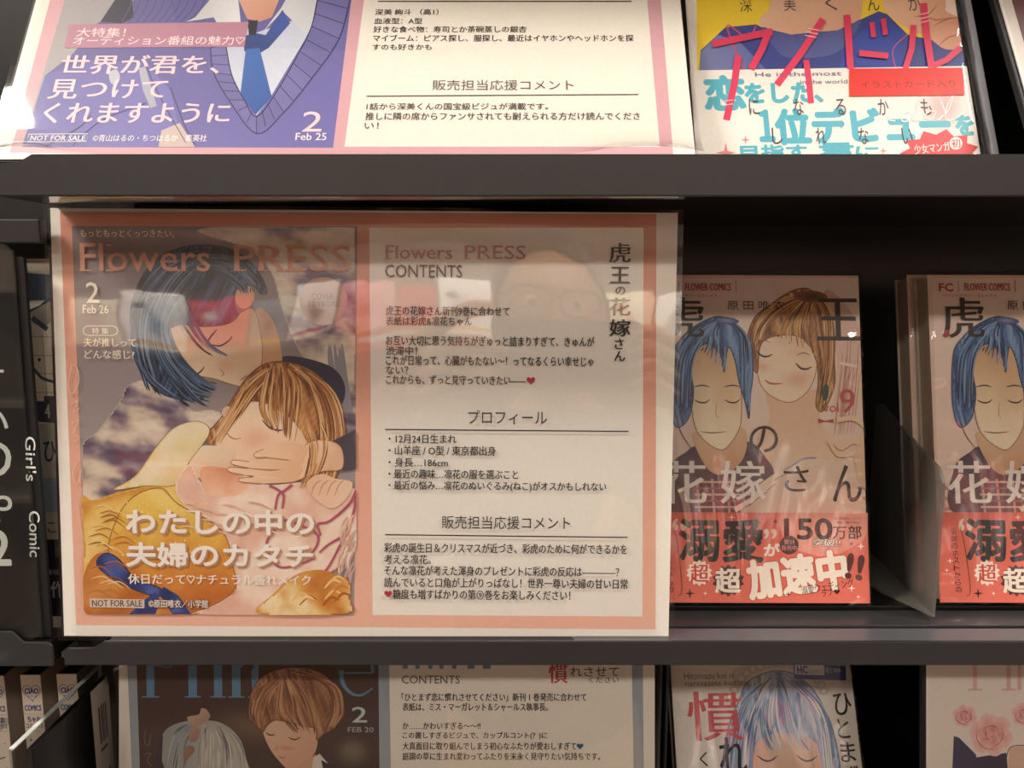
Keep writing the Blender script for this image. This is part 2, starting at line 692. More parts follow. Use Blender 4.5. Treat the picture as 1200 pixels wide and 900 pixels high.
ZL_UP0, ZL_UP1, YF_UP = 1.4826, 1.4995, 0.325
ZL_MD0, ZL_MD1, YF_MD = 1.2630, 1.2752, 0.350
shelf(YF_UP, ZL_UP0, ZL_UP1, 0.0029)
shelf(YF_MD, ZL_MD0, ZL_MD1)
shelf(0.375, 1.026, 1.0382)
shelf(0.300, 1.7200, 1.7340)
# ridged steel rails behind the lip of the middle tier
for (ya, yb, zt, mm) in ((YF_MD + 0.0018, 0.3655, ZL_MD1 - 0.0004, 'rail2'), (0.3672, 0.3850, ZL_MD1 + 0.0004, 'rail')):
    bm = bmesh.new()
    add_box(bm, 0.03, XR, ya, yb, ZL_MD1 - 0.0046, zt, 0.0007)
    cpart('ridge_rail', bm, M[mm])
bm = bmesh.new()
add_box(bm, XL + 0.021, 0.0298, YF_MD + 0.0018, 0.3850, ZL_MD1 - 0.0046, ZL_MD1 - 0.0005, 0.0004)
cpart('shelf_liner', bm, M['black'])
bm = bmesh.new()
add_box(bm, 0.03, XR, 0.3856, YB, ZL_MD1 - 0.0046, 1.2776, 0.0004)
cpart('shelf_liner', bm, M['black'])
bm = bmesh.new()
add_box(bm, -0.75, XR, YB, YB + 0.012, 0.2, 1.95)
cpart('back_panel', bm, M['black'])
bm = bmesh.new()
add_box(bm, -0.75, XR, 0.33, YB + 0.01, 0.0, 0.22)
cpart('plinth', bm, M['black'])
for xx in (XR, -0.765):
    bm = bmesh.new()
    add_box(bm, xx, xx + 0.015, 0.36, YB + 0.012, 0.0, 1.95)
    cpart('side_panel', bm, M['black'])
# divider between the bays
bm = bmesh.new()
add_box(bm, -0.2225, -0.2185, 0.455, YB, 0.22, 1.90, 0.0005)
cpart('bay_divider', bm, M['black'])
bm = bmesh.new()
add_box(bm, -0.2218, XL + 0.02, 0.356, 0.43, 1.2640, 1.2668, 0.0004)
M['galv'] = mat('speckled_grey_steel', '#6d6f66', 0.35, metal=0.3, noise=0.35, scale=500)
cpart('divider_foot', bm, M['galv'])
# the neighbouring bay to the left
for (yf, z0, z1) in ((0.362, 1.4650, 1.4760), (0.350, 1.2628, 1.2800), (0.375, 1.028, 1.043)):
    bm = bmesh.new()
    pts = [(-x - 0.4395, z) for x, z in lip_outline(z0, z1, XL, 0.30, 0.003, 0.019, 0.0055)]
    add_prism(bm, pts[::-1], 'y', yf, yf + 0.0016)
    if z0 > 1.4:
        bm.free()
        bm = bmesh.new()
        add_box(bm, -0.745, -0.2185, yf, yf + 0.006, z0, z1, 0.0009, 3)
    cpart('shelf_lip', bm, M['rail'])
    bm = bmesh.new()
    add_box(bm, -0.745, -0.2235, yf + 0.0017, YB, z0 + 0.0005, z1 - 0.006)
    cpart('shelf_board', bm, M['gloss'])


# ------------------------------------------------------------------ the cards in their sleeves
def sheet_base(p, th=0.0006, white='#efe9df'):
    p.solid(0, 0, p.pg.w, p.pg.h, 0, th, white)
    p.z = th


def sleeve(parent, pg, z, over=(0.001, 0.001, 0.002, 0.001), name='clear_sleeve', curl=None, wav=0.0007, m=None):
    """thin film in front of the card, slightly wavy, curled out along its lower edge where asked"""
    l, b, r, t = over
    nx, ny = 60, 44
    bm = bmesh.new()
    vs = []
    for j in range(ny + 1):
        row = []
        for i in range(nx + 1):
            x = -l + (pg.w + l + r) * i / nx
            y = -b + (pg.h + b + t) * j / ny
            u, v = x / pg.w, y / pg.h
            zz = z + wav * (0.5 * math.sin(5.1 * u + 1.3 * v + 0.4) * math.sin(3.0 * v + 2.2 * u) + 0.3 * math.sin(11 * u - 4 * v))
            zz = max(zz, z - wav * 0.6)
            if curl: zz += curl(u, v)
            row.append(bm.verts.new((x, y, zz)))
        vs.append(row)
    for j in range(ny):
        for i in range(nx):
            bm.faces.new((vs[j][i], vs[j][i + 1], vs[j + 1][i + 1], vs[j + 1][i]))
    me = bpy.data.meshes.new(name)
    bm.to_mesh(me)
    bm.free()
    for q in me.polygons: q.use_smooth = True
    return link(name, me, m or M['sleeve'], parent)


def backing(parent, pg, th=0.0035, grow=0.0012):
    bm = bmesh.new()
    add_box(bm, -grow * 1.6, pg.w + grow * 0.2, -grow, pg.h, -th, -0.0001, 0.0004, 1)
    return bm_obj('backing_board', bm, M['backing'], parent)


INK = '#2a211f'
# ---- middle card
PM = Page((76, 744.5), (783, 750), 0.297, 0.2075, R(4.1))
card_mid = empty('promo_card', 'large pink-framed promo card in a clear sleeve, only card on the middle shelf', 'promo card', 'promo cards', matrix=PM.m)
p = Print(PM)
sheet_base(p)
PINK, PINK2 = '#dd9c88', '#ecbba6'
p.poly([(71, 248), (769, 251), (768, 737), (90, 732)], '#d8947e', '#edb9a4', ((400, 250), (400, 737)))  # frame darker towards the top: shade of the shelf put into the ink
p.poly([(433, 267), (754, 267), (752.5, 722), (437, 720)], '#eee8df')
# cover picture
p.clip = None
p.poly([(85, 265), (419, 265.5), (415.5, 721), (102, 718)], '#77696d', '#b1a5a4', ((250, 265), (250, 640)))
_x0, _x1 = PM.P(93, 490)[0], PM.P(417.3, 490)[0]
p.clip = (_x0, PM.P(250, 719.5)[1], _x1, PM.P(250, 265.5)[1])
S5 = lambda x, y: (x / 3 + 40, y / 3 + 230)
S6 = lambda x, y: (x / 3 + 60, y / 3 + 480)
q5 = lambda L: [S5(*a) for a in L]
q6 = lambda L: [S6(*a) for a in L]
FUR, FURD = '#c9b6a8', '#64546a'
def fur(x, y):
    q = fbm(x * 0.016 + 0.35 * fbm(x * 0.02, y * 0.03), y * 0.034 - x * 0.006, 4)
    h = fbm(x * 0.09, y * 0.12, 2) * 0.12
    return ramp(0.5 + q * 1.15 + h, '#4d4058', '#5f4f66', '#8a7884', '#c0ae9f', '#d6c7b4', '#ded2c2', '#cdbcab')
FR = [(232, 272), (260, 266), (330, 266), (417, 267), (417, 420), (416, 520), (396, 505), (372, 440), (350, 410), (330, 360), (318, 320), (290, 292)]
FL = [(141, 470), (150, 452), (175, 445), (205, 460), (225, 480), (250, 480), (262, 490), (230, 520), (195, 560), (160, 578), (103, 598), (97, 560), (98, 520), (115, 505)]
for f_ in (FR, FL):
    p.poly(f_, '#b3a196', sm=True)
    p.field(f_, fur, 2.0)
for k in range(8):
    xx = 384 + rnd.uniform(0, 26)
    p.stroke([(xx, 410 + rnd.uniform(-8, 8)), (xx + 4, 440), (xx + 12, 485)], 5, '#8f8c95', taper=True)
# dark collar behind the neck
p.poly([(332, 418), (360, 420), (392, 432), (405, 455), (396, 475), (360, 450), (330, 436)], '#35354a', sm=True)
# standing figure: neck, ear, face and hair
p.poly([(300, 365), (318, 372), (328, 400), (330, 432), (310, 450), (296, 440)], '#c99a78', sm=True)
p.poly([(277, 338), (288, 333), (297, 338), (298, 352), (288, 362), (278, 356)], '#d3a384', sm=True)
HR = [(156, 398), (153, 365), (161, 335), (176, 311), (198, 295), (228, 287), (262, 289), (288, 301), (305, 320), (314, 342), (306, 345), (297, 336), (280, 338), (276, 356), (285, 385), (262, 402), (230, 412), (224, 436), (240, 466), (222, 470), (190, 462), (166, 438), (158, 416)]
p.poly(HR, '#1d2233', '#36445f', ((230, 287), (200, 460)), sm=True)
p.field(HR, silk(('#131828', '#1d253a', '#2d3b58', '#41597a', '#5a7494'), R(115)), 2.0)
FACE = [(198, 392), (210, 381), (240, 383), (270, 379), (284, 366), (297, 362), (304, 382), (308, 412), (304, 438), (293, 452), (278, 452), (252, 444), (228, 438), (210, 420)]
p.poly(FACE, '#d8b193', '#e6c8aa', ((210, 380), (300, 450)), sm=True)
p.field(FACE, blush(lambda x, y: ramp(0.5 + 0.55 * fbm(x * 0.02, y * 0.02, 2) + (y - 415) / 160 - (x - 255) / 420, '#c79a78', '#d9b394', '#e6c9ac', '#ead2b8'), (266, 428, 13, '#cf8566', 0.45), (210, 402, 10, '#c07d56', 0.5)), 1.8)
p.line(FACE, 0.8, '#7a5544')
for (x, y) in ((262, 400), (229, 436)):
    p.stroke([(x - 13, y + 4), (x - 3, y + 5), (x + 7, y - 1), (x + 11, y - 7)], 2.0, '#3a2622', taper=True)
p.stroke([(242, 404), (248, 394), (255, 386)], 2.2, '#2b2a38', taper=True)
p.stroke([(258, 432), (263, 438), (259, 441)], 1.2, '#a8745a', taper=True)
p.stroke([(282, 446), (287, 442), (291, 439)], 1.4, '#9a5d4c', taper=True)
HC = ['#2d3c57', '#3f5673', '#20283c', '#171b2a', '#4d6785', '#6d8099', '#262e44']
p.strands(q5([(690, 195), (520, 190), (400, 290), (350, 400), (360, 560), (400, 680)]), q5([(700, 240), (560, 290), (480, 380), (440, 470), (430, 560), (470, 700)]), 120, HC, 1.8, 2)
p.strands(q5([(600, 190), (480, 280), (420, 420), (430, 560), (520, 680), (620, 720)]), q5([(620, 240), (540, 350), (480, 450), (520, 560), (600, 640), (650, 665)]), 90, HC, 1.9, 2.5)
p.strands(q5([(560, 200), (700, 210), (790, 290), (800, 330)]), q5([(520, 260), (640, 270), (720, 320), (730, 340)]), 60, HC, 1.7, 2)
p.strands(q5([(520, 330), (560, 420), (620, 520), (690, 565)]), q5([(480, 350), (520, 460), (590, 540), (640, 565)]), 22, HC, 1.7, 1.5)
p.strands(q5([(345, 420), (345, 520), (370, 600), (430, 690)]), q5([(360, 440), (380, 560), (420, 650), (560, 740)]), 40, HC, 1.6, 3)
for k in range(9):
    a = rnd.uniform(0, 1)
    p.stroke([S5(470 + 60 * a, 640), S5(520 + 60 * a, 700), S5(560 + 70 * a, 725 + 20 * a)], 1.5, rnd.choice(HC), taper=True)
# second figure: hair, face, hand at the cheek
G1 = [(262, 486), (276, 462), (292, 440), (312, 426), (338, 424), (366, 434), (388, 455), (402, 484), (405, 515), (399, 548), (386, 572), (374, 566), (378, 540), (360, 520), (330, 486), (300, 474), (278, 482), (266, 506), (250, 522), (240, 512), (252, 498)]
p.poly(G1, '#8d5836', '#c08a52', ((330, 424), (390, 560)), sm=True)
p.field(G1, silk(('#6a3f27', '#8f5a38', '#b67a48', '#d09a62', '#dfb680'), R(75), 0.25), 2.0)
p.line(G1, 0.8, '#5d3826')
FG = [(256, 504), (270, 482), (300, 470), (334, 484), (356, 508), (364, 530), (352, 552), (322, 566), (290, 556), (262, 542), (254, 524)]
p.poly(FG, '#ecceb0', '#e3b595', ((260, 490), (350, 555)), sm=True)
p.field(FG, blush(lambda x, y: ramp(0.55 + 0.4 * fbm(x * 0.02, y * 0.025, 2) - (y - 520) / 150 - abs(x - 310) / 400, '#dda886', '#e8c2a2', '#efd2b6', '#f2dcc4'), (300, 513, 17, '#d98268', 0.5)), 1.8)
p.line(FG, 0.8, '#8a5d48')
p.blob(268, 483, 7, 7, '#d9a98f', '#e0bda2', 0)
p.stroke([(308, 492), (317, 501), (327, 504), (334, 503)], 2.3, '#46302e', taper=True)
p.stroke([(264, 503), (270, 511), (276, 514), (284, 513)], 1.5, '#b26d59', taper=True)
GC = ['#a86a3c', '#c99257', '#8a5431', '#dcae76', '#6f4127', '#e3bd8c', '#b57a48']
p.strands([(318, 428), (290, 446), (270, 480), (248, 520)], [(330, 430), (306, 455), (290, 476), (262, 520)], 50, GC, 1.5, 1.6)
p.strands([(318, 428), (310, 450), (306, 480), (318, 500)], [(340, 428), (352, 450), (352, 480), (345, 520)], 80, GC, 1.8, 2)
p.strands([(336, 426), (360, 450), (375, 500), (372, 560)], [(350, 428), (392, 460), (405, 515), (388, 580)], 90, GC, 1.8, 2)
p.poly(q6([(640, 140), (520, 130), (490, 210), (560, 250), (640, 210)]), '#e7d3bb', '#d8a887', ((255, 520), (275, 565)), sm=True)
# clothes
def folds(c, kx, ky, sx=0.0, amp=1.3, seed=0.0):
    def f(x, y):
        w = 6 * fbm(x * 0.014 + seed, y * 0.014, 3)
        t = 0.5 + 0.5 * math.sin((x * kx + y * ky) + w) * 0.55 + amp * 0.3 * fbm(x * 0.05 + seed, y * 0.05, 3)
        return ramp(t, *c)
    return f
CL1 = q6([(112, 310), (150, 318), (230, 292), (330, 270), (440, 265), (480, 340), (600, 420), (650, 520), (650, 640), (500, 718), (126, 716), (120, 500)])
p.poly(CL1, '#d9a64e', '#c07a35', ((160, 580), (200, 718)), sm=True)
p.field(CL1, folds(('#b9742f', '#d29a44', '#e3bb62', '#eed58e'), 0.03, 0.055), 2.4)
CL2 = q6([(222, 280), (300, 230), (380, 120), (440, 60), (520, 40), (560, 80), (490, 180), (440, 262), (330, 268)])
p.poly(CL2, '#d8bd78', '#e6d3a8', ((140, 560), (240, 500)), sm=True)
p.field(CL2, folds(('#cfae6c', '#dfc78e', '#e6d5ae', '#e9dfca'), 0.02, 0.03, seed=3), 2.4)
p.line(CL2, 0.8, '#8a6a48')
CL3 = q6([(440, 264), (490, 190), (540, 260), (640, 210), (760, 262), (880, 255), (960, 290), (1076, 284), (1074, 480), (1000, 560), (900, 600), (770, 716), (520, 716), (560, 660), (650, 640), (640, 520), (600, 425), (480, 345)])
p.poly(CL3, '#ecd0bb', '#dfaa98', ((300, 570), (300, 715)), sm=True)
p.field(CL3, folds(('#d9a392', '#e5bda9', '#efd6c4', '#f3e3d4'), 0.035, 0.02, seed=7), 2.4)
CH = q6([(540, 200), (640, 210), (700, 260), (660, 300), (560, 300), (530, 250)])
p.poly(CH, '#e0a184', '#ecc5aa', ((250, 545), (270, 580)), sm=True)
p.field(CH, lambda x, y: ramp(0.4 + (y - 550) / 60 + 0.4 * fbm(x * 0.05, y * 0.05, 2), '#d0805f', '#e2a585', '#eec5a8'), 2.4)
CL4 = q6([(235, 380), (300, 300), (390, 275), (450, 330), (600, 420), (640, 540), (640, 640), (480, 712), (330, 660), (210, 520)])
p.poly(CL4, '#ddb44e', '#c9762f', ((190, 575), (190, 690)), sm=True)
p.field(CL4, lambda x, y: ramp(1.0 - (y - 572) / 150 + 0.35 * fbm(x * 0.03, y * 0.03, 3), '#b9642a', '#c97a32', '#d99b3f', '#e3bb55', '#e9cd78'), 2.2)
p.line(CL4, 0.9, '#7a4a2a')
for k in range(110):
    x, y = rnd.uniform(142, 258), rnd.uniform(586, 664)
    p.disc(x, y, rnd.uniform(0.5, 1.3), rnd.choice(['#ecd690', '#e6bd60', '#f0e3ae', '#d89c48']), 6)
CL5 = q6([(126, 560), (190, 500), (250, 610), (385, 650), (490, 716), (128, 716)])
p.poly(CL5, '#c4793a', '#b3632c', ((120, 650), (140, 715)), sm=True)
p.field(CL5, folds(('#a4551f', '#b96a2b', '#cb8340', '#d99a58'), 0.05, 0.05, seed=2), 2.2)
RB = [q6([(192, 502), (240, 520), (300, 590), (388, 625), (375, 655), (250, 610), (165, 545)]), q6([(380, 640), (400, 620), (450, 650), (496, 716), (430, 716)]), q6([(370, 640), (340, 660), (278, 716), (370, 716), (390, 670)])]
for k, r_ in enumerate(RB):
    p.poly(r_, '#2f3d78', sm=(k == 0))
    p.field(r_, folds(('#1f2850', '#2c3a74', '#3f5298', '#5568a8'), 0.12, 0.1, seed=k), 2.0, sm=(k == 0))
    p.line(r_, 0.8, '#171a36', n=4) if k == 0 else None
for k in range(24):
    x, y = rnd.uniform(104, 135), rnd.uniform(585, 700)
    p.stroke([(x, y), (x + 14, y - 3), (x + 28, y + 6)], 1.4, rnd.choice(['#8a5424', '#b8742f', '#eccd86', '#a9652a']), taper=True)
# sleeve cuff, arm and the hand
p.poly(q6([(985, 112), (1083, 68), (1083, 205), (1030, 215), (1010, 160)]), '#3c3742', '#574f58', ((390, 520), (420, 540)))
HND = q6([(900, 120), (960, 105), (1020, 130), (1025, 205), (960, 215), (900, 235), (840, 255), (760, 245), (700, 240), (760, 215), (850, 215), (880, 165)])
p.poly(HND, '#ecc9ab', '#dfb08e', ((320, 520), (400, 550)), sm=True)
p.field(HND, lambda x, y: ramp(0.75 - (x - 290) / 260 + 0.5 * fbm(x * 0.04, y * 0.04, 2), '#cf9a78', '#e2b896', '#eed0b2', '#f3dcc2'), 1.8)
p.line(HND, 0.8, '#9a6650')
for f in ([(900, 130), (820, 112), (750, 138), (718, 152), (722, 166), (760, 165), (880, 175)], [(890, 160), (790, 190), (700, 182), (645, 176), (640, 190), (700, 204), (860, 205)], [(880, 195), (780, 214), (690, 205), (632, 202), (628, 216), (680, 228), (860, 235)], [(870, 220), (790, 238), (715, 235), (668, 240), (670, 252), (740, 258), (860, 250)]):
    p.poly(q6(f), '#efd0b2', '#e2b28f', ((280, 530), (350, 560)), sm=True)
    p.stroke(q6(f[2:6]), 0.9, '#a86f55')
p.strands(q6([(870, 60), (900, 130), (900, 200), (880, 280)]), q6([(960, 40), (980, 120), (960, 200), (910, 280)]), 40, GC, 1.4, 2)
p.poly(q6([(900, 270), (920, 235), (960, 225), (1000, 240), (1060, 255), (1040, 310), (990, 345), (940, 320)]), '#e6b99d', '#eccbb0', ((360, 560), (410, 590)), sm=True)
for k in range(4):
    p.stroke(q6([(915 + 28 * k, 300), (930 + 28 * k, 262), (955 + 26 * k, 245)]), 1.0, '#b07560', taper=True)
for rb in ([(770, 265), (800, 280), (820, 300), (815, 345)], [(850, 262), (820, 285), (800, 300), (790, 350)], [(1075, 280), (1050, 330), (980, 390), (940, 400), (950, 440)], [(1035, 440), (980, 470), (945, 500)], [(790, 420), (760, 470), (790, 540), (840, 550), (930, 520)], [(800, 380), (870, 400), (940, 440), (920, 500), (860, 530)], [(1075, 300), (1060, 380), (1020, 470), (960, 570), (890, 575)]):
    p.stroke(q6(rb), 3.2, '#b0526c', 2.2)
for k in range(26):
    x, y = rnd.uniform(1030, 1075), rnd.uniform(360, 560)
    p.stroke(q6([(x, y), (x - 14, y + 26), (x - 18, y + 60)]), 2.6, rnd.choice(['#f0d8c4', '#d79f8d', '#c9a9a0', '#e7c4ac']), taper=True)
CL6 = q6([(735, 714), (790, 640), (860, 580), (940, 560), (1000, 575), (1050, 600), (1052, 660), (1040, 714)])
p.poly(CL6, '#d99b4c', '#b86a2a', ((320, 670), (400, 720)), sm=True)
p.field(CL6, folds(('#b0662a', '#c88238', '#dca658', '#eed8a8', '#f2e4c6'), 0.06, -0.07, seed=9), 2.2)
for k in range(10):
    x, y = rnd.uniform(800, 1000), rnd.uniform(600, 700)
    p.stroke(q6([(x, y), (x + 30, y - 30), (x + 60, y - 20)]), 3.0, rnd.choice(['#e8c07a', '#a95c26', '#eed09a', '#c98138']), taper=True)
for k in range(14):
    x, y = rnd.uniform(450, 720), rnd.uniform(320, 420)
    p.stroke(q6([(x, y), (x + 40, y + 6), (x + 90, y + 30)]), 2.0, rnd.choice(['#f3dfcd', '#d9a694', '#e2bba6']), taper=True)
p.clip = None
# script along the left edge of the picture
for sc_ in ([(86, 428), (82, 450), (86, 462), (94, 448), (92, 430), (86, 428)], [(84, 474), (93, 470), (88, 482), (95, 478)], [(86, 496), (94, 492), (88, 508), (95, 512), (88, 518)], [(92, 540), (87, 556), (93, 566), (97, 550)], [(92, 590), (96, 612), (99, 632)]):
    p.stroke(sc_, 1.1, '#e0c3b4')
# lettering on the cover
CR = '#eadfcf'
p.text('もっともっとくっつきたい。', 96, 269.5, 206, 278.5, CR, 0.012)
SAL = '#c68a74'
p.text('Flowers', 96, 286, 247, 318, SAL, 0.012)
p.text('PRESS', 276, 288, 411, 318, SAL, 0.008)
for (a, b, y) in ((95, 108, 317), (95, 107, 287.5), (126, 137, 317), (126, 133, 287.5), (199, 213, 317), (275, 290, 317), (275, 288, 289), (303, 315, 317), (303, 313, 289), (325, 333, 317), (335, 350, 288.5), (335, 350, 317)):
    p.stroke([(a, y), (b, y)], 1.8, SAL, sm=False)
p.text('2', 103, 331, 118, 355, CR, 0.012)
p.text('Feb 26', 99, 357.5, 129, 367.5, CR, 0.008)
pill = [(105, 382), (134, 382), (138, 383.5), (140, 387.5), (138, 391.5), (134, 393), (105, 393), (101, 391.5), (99.5, 387.5), (101, 383.5), (105, 382)]
p.stroke(pill, 0.9, CR, sm=False)
p.text('特 集', 110, 384, 129, 391.5, CR, 0.01)
p.text('夫が推しって', 100, 396, 161, 406.5, CR, 0.016)
p.text('どんな感じ?', 101, 410, 159, 420.5, CR, 0.016)
p.disc(380, 353, 28, '#a4806f')
p.text('COVER', 366, 344, 392, 351, '#3c2a25', 0.01)
p.text('BOY&GIRL', 362, 353, 398, 359.5, '#5c453c', 0.01)
W1 = '#f1ebe4'
p.text('わたしの中の', 152, 599, 370, 627, '#b98a6c', 0.05)
p.text('夫婦のカタチ', 152, 638, 369, 665, '#b98a6c', 0.05)
p.text('わたしの中の', 150, 597, 368, 625, W1, 0.036, 4)
p.text('夫婦のカタチ', 150, 636, 367, 663, W1, 0.036, 4)
p.text('休日だって♡ナチュラル盛れメイク', 152, 672, 365, 684, W1, 0.02)
p.poly([(107, 700), (171, 701.3), (171, 711.5), (107, 710.2)], '#d2c2b4')
p.text('NOT FOR SALE', 110, 702, 168, 709.5, '#3b302e', 0.02)
p.text('©原田唯衣／小学館', 176, 701.5, 245, 711, W1, 0.012, out='#5b3c2a', outw=0.05)
# right-hand page
p.text('Flowers', 453, 288, 530, 304, '#bf8377', 0.02)
p.text('PRESS', 545, 288, 616, 304, '#bf8377', 0.012)
for (a, b, y) in ((452.5, 459, 303.6), (544, 551, 303.6), (561, 567, 303.6), (552, 552.1, 288)):
    p.stroke([(a, y), (b, y)], 1.0, '#bf8377', sm=False)
p.text('CONTENTS', 452, 310.5, 542, 325.5, '#5a4039', 0.0)
p.lines([('虎王の花嫁さん新刊9巻に合わせて', 453, 359, 597, 370), ('表紙は彩虎&凛花ちゃん', 453, 371, 553, 381.5),
         ('お互い大切に思う気持ちがぎゅっと詰まりすぎて、きゅんが', 453, 394, 696, 405.5), ('渋滞中！', 453, 405.5, 489, 416),
         ('これが日常って、心臓がもたない〜！ってなるくらい幸せじゃ', 453, 417, 695, 428.5), ('ない？', 453, 428.5, 479, 438.5),
         ('これからも、ずっと見守っていきたい——', 453, 439.5, 616, 450.5)], INK)
p.heart(622, 445.5, 5, '#b5303a')
for (c, x0, y0, x1, y1) in (('虎', 714, 285, 738, 308), ('王', 715, 313, 737, 332), ('の', 721, 336, 732, 345.5), ('花', 714, 349, 738, 370), ('嫁', 714, 374, 738, 394), ('さ', 720, 396.5, 730, 409), ('ん', 719.5, 411.5, 732, 423)):
    p.text(c, x0, y0, x1, y1, '#2a201e', 0, 3, hb=0.05)
p.text('プロフィール', 549, 480.5, 641, 497, INK, 0.0)
p.stroke([(452, 502.7), (736, 505)], 1.3, INK, sm=False)
p.lines([('・12月24日生まれ', 456, 508.5, 535, 519), ('・山羊座 / O型 / 東京都出身', 456, 522, 581, 533), ('・身長…186cm', 456, 536, 525, 546.5),
         ('・最近の趣味…凛花の服を選ぶこと', 456, 549.5, 607, 560.5), ('・最近の悩み…凛花のぬいぐるみ(ねこ)がオスかもしれない', 456, 563.5, 710, 575.5)], INK)
p.text('販売担当応援コメント', 518, 604, 668, 619, INK, 0.0)
p.stroke([(452, 625.6), (735, 628.7)], 1.3, INK, sm=False)
p.lines([('彩虎の誕生日＆クリスマスが近づき、彩虎のために何ができるかを', 451, 636, 734, 647.5), ('考える凛花。', 451, 649, 505, 660),
         ('そんな凛花が考えた渾身のプレゼントに彩虎の反応は————？', 451, 662.5, 725, 674), ('読んでいると口角が上がりっぱなし！世界一尊い夫婦の甘い日常', 451, 676.5, 735, 688),
         ('糖度も増すばかりの第⑨巻をお楽しみください！', 461, 690, 668, 701.5)], INK)
p.heart(455.5, 694.5, 4.6, '#b5303a')
p.build('printed_sheet', M['paper'], card_mid)
backing(card_mid, PM)
sleeve(card_mid, PM, 0.0042)

# ---- upper card, leaning far back
_db = 0.297 * F / 823
PU = Page((-8, 187.5), (815, 187), 0.297, 0.210, R(28))
card_up = empty('promo_card', 'promo card with a knitted vest and blue tie picture, leaning back on the upper shelf', 'promo card', 'promo cards', matrix=PU.m)
p = Print(PU)
sheet_base(p, white='#ece7dc')
_e, _f, _c, _d, _a, _b2 = PU.P(12, 180), PU.P(789, 186), PU.P(404, 173), PU.P(773, 173), PU.P(27, 173), PU.P(390, 174)
p.rect_mm(_e[0], 0.02, _f[0], 0.204, '#d3a3ab')
p.rect_mm(_c[0], 0.03, _d[0], 0.196, '#ebe5da')
p.rect_mm(_a[0], 0.03, _b2[0], 0.196, '#a3a0a2')
p.poly([(12, 180), (70, 0), (83, -40), (766, -40), (774, 0), (789, 186), (400, 186)], '#d3a3ab')
p.poly([(404, 173), (427, 0), (432, -40), (752, -40), (758, 0), (773, 173)], '#ebe5da')
p.poly([(26, 173), (77, 0), (89, -40), (413, -40), (410, 0), (390, 174)], '#a3a0a2')
B = 2.79
qb = lambda L: [(a / B, b / B) for a, b in L]
VS, VD, VL = '#6561a0', '#3f3b72', '#7d7ab4'
p.poly(qb([(75, 484), (150, 250), (240, 180), (320, 80), (420, 20), (520, -60), (660, -80), (1060, -80), (1150, 0), (1090, 486)]), '#5d5994', '#6f6cad', ((150, 20), (200, 170)))
p.poly(qb([(150, 250), (300, 200), (480, 210), (560, 300), (600, 484), (80, 484)]), '#6a67a6', '#7673b4', ((60, 90), (150, 170)))
p.poly(qb([(330, 75), (380, 0), (430, -20), (440, 60), (400, 80)]), '#25233f')
for k in range(12):
    p.stroke(qb([(440 + 26 * k, -20), (425 + 26 * k, 30), (400 + 24 * k, 75)]), 1.2, '#4b4780')
p.poly(qb([(740, 30), (800, 90), (840, 110), (990, 60), (1040, 40), (1000, 130), (880, 330), (840, 380), (770, 300), (730, 150)]), '#b7bfd2', '#cdd3df', ((270, 20), (320, 120)))
p.poly(qb([(780, 0), (775, -60), (930, -60), (915, 0), (890, 60), (850, 75), (810, 65)]), '#dba992', '#c98f76', ((300, 0), (310, 26)), sm=False)
p.poly(qb([(640, 60), (740, -60), (775, -40), (785, 40), (790, 95), (740, 130), (700, 60), (610, 75)]), '#c3c4ca', '#dfe1e2', ((230, 20), (280, 20)))
p.poly(qb([(860, 110), (920, 30), (960, -40), (1060, -40), (1020, 132), (925, 40)]), '#d5d6da', '#c5c8cf', ((320, 20), (370, 20)))
p.poly(qb([(800, 120), (840, 112), (870, 118), (925, 35), (950, 80), (880, 160), (830, 190), (800, 170)]), '#3b58a6', '#22396f', ((330, 20), (300, 66)))
p.poly(qb([(805, 165), (850, 160), (890, 320), (838, 378), (785, 330)]), '#3466ae', '#2f57a0', ((300, 60), (300, 130)))
p.poly(qb([(812, 70), (845, 70), (838, 118), (815, 118)]), '#1e2030')
# ribbed neckline
va = [(690, 160), (700, 240), (750, 330), (840, 440), (930, 370), (1020, 260), (1110, 130), (1150, -20)]
vb = [(740, 150), (760, 250), (800, 330), (840, 385), (895, 320), (960, 210), (1020, 90), (1045, -40)]
for i in range(len(va) - 1):
    p.poly(qb([va[i], va[i + 1], vb[i + 1], vb[i]]), '#6a67a0' if i % 2 else '#706da6')
def l2(a, b, t): return (a[0] + (b[0] - a[0]) * t, a[1] + (b[1] - a[1]) * t)
for i in range(len(va) - 1):
    for k in (0, 0.33, 0.66):
        p.stroke(qb([l2(va[i], va[i + 1], k), l2(vb[i], vb[i + 1], k)]), 0.9, '#37345f', sm=False)
p.stroke(qb(va), 1.2, '#37345f')
p.stroke(qb(vb), 1.2, '#2c2a50')
p.poly(qb([(360, 240), (385, 232), (395, 262), (375, 280), (362, 268)]), '#b9bcc9', sm=True)
p.poly(qb([(455, 225), (478, 222), (515, 350), (495, 358), (470, 300)]), '#a7abb9')
p.poly(qb([(530, 430), (590, 405), (640, 484), (520, 484)]), '#c8b5ae', sm=False)
for L in ([(480, 220), (530, 330), (610, 470)], [(560, 290), (600, 400), (640, 480)], [(240, 480), (330, 400), (480, 340)], [(150, 484), (260, 420), (300, 380)]):
    p.stroke(qb(L), 1.0, '#3d3a6c')
p.poly([(82, 30), (292, 27), (287, 56), (76.5, 57.5)], '#b37f94')
p.text('大特集！', 91, 34, 148, 44.5, '#f3e3e2', 0.0)
p.text('オーディション番組の魅力♡', 87, 43.5, 287, 54, '#f3e3e2', 0.0)
PW = '#f8d2d6'
p.text('世界が君を、', 73, 66, 258, 88, PW, 0.022, 4)
p.text('見つけて', 59, 94.5, 196, 117, PW, 0.022, 4)
p.text('くれますように', 53, 122, 270, 145.5, PW, 0.022, 4)
p.text('2', 355, 132, 378, 155.5, PW, 0.0, 4)
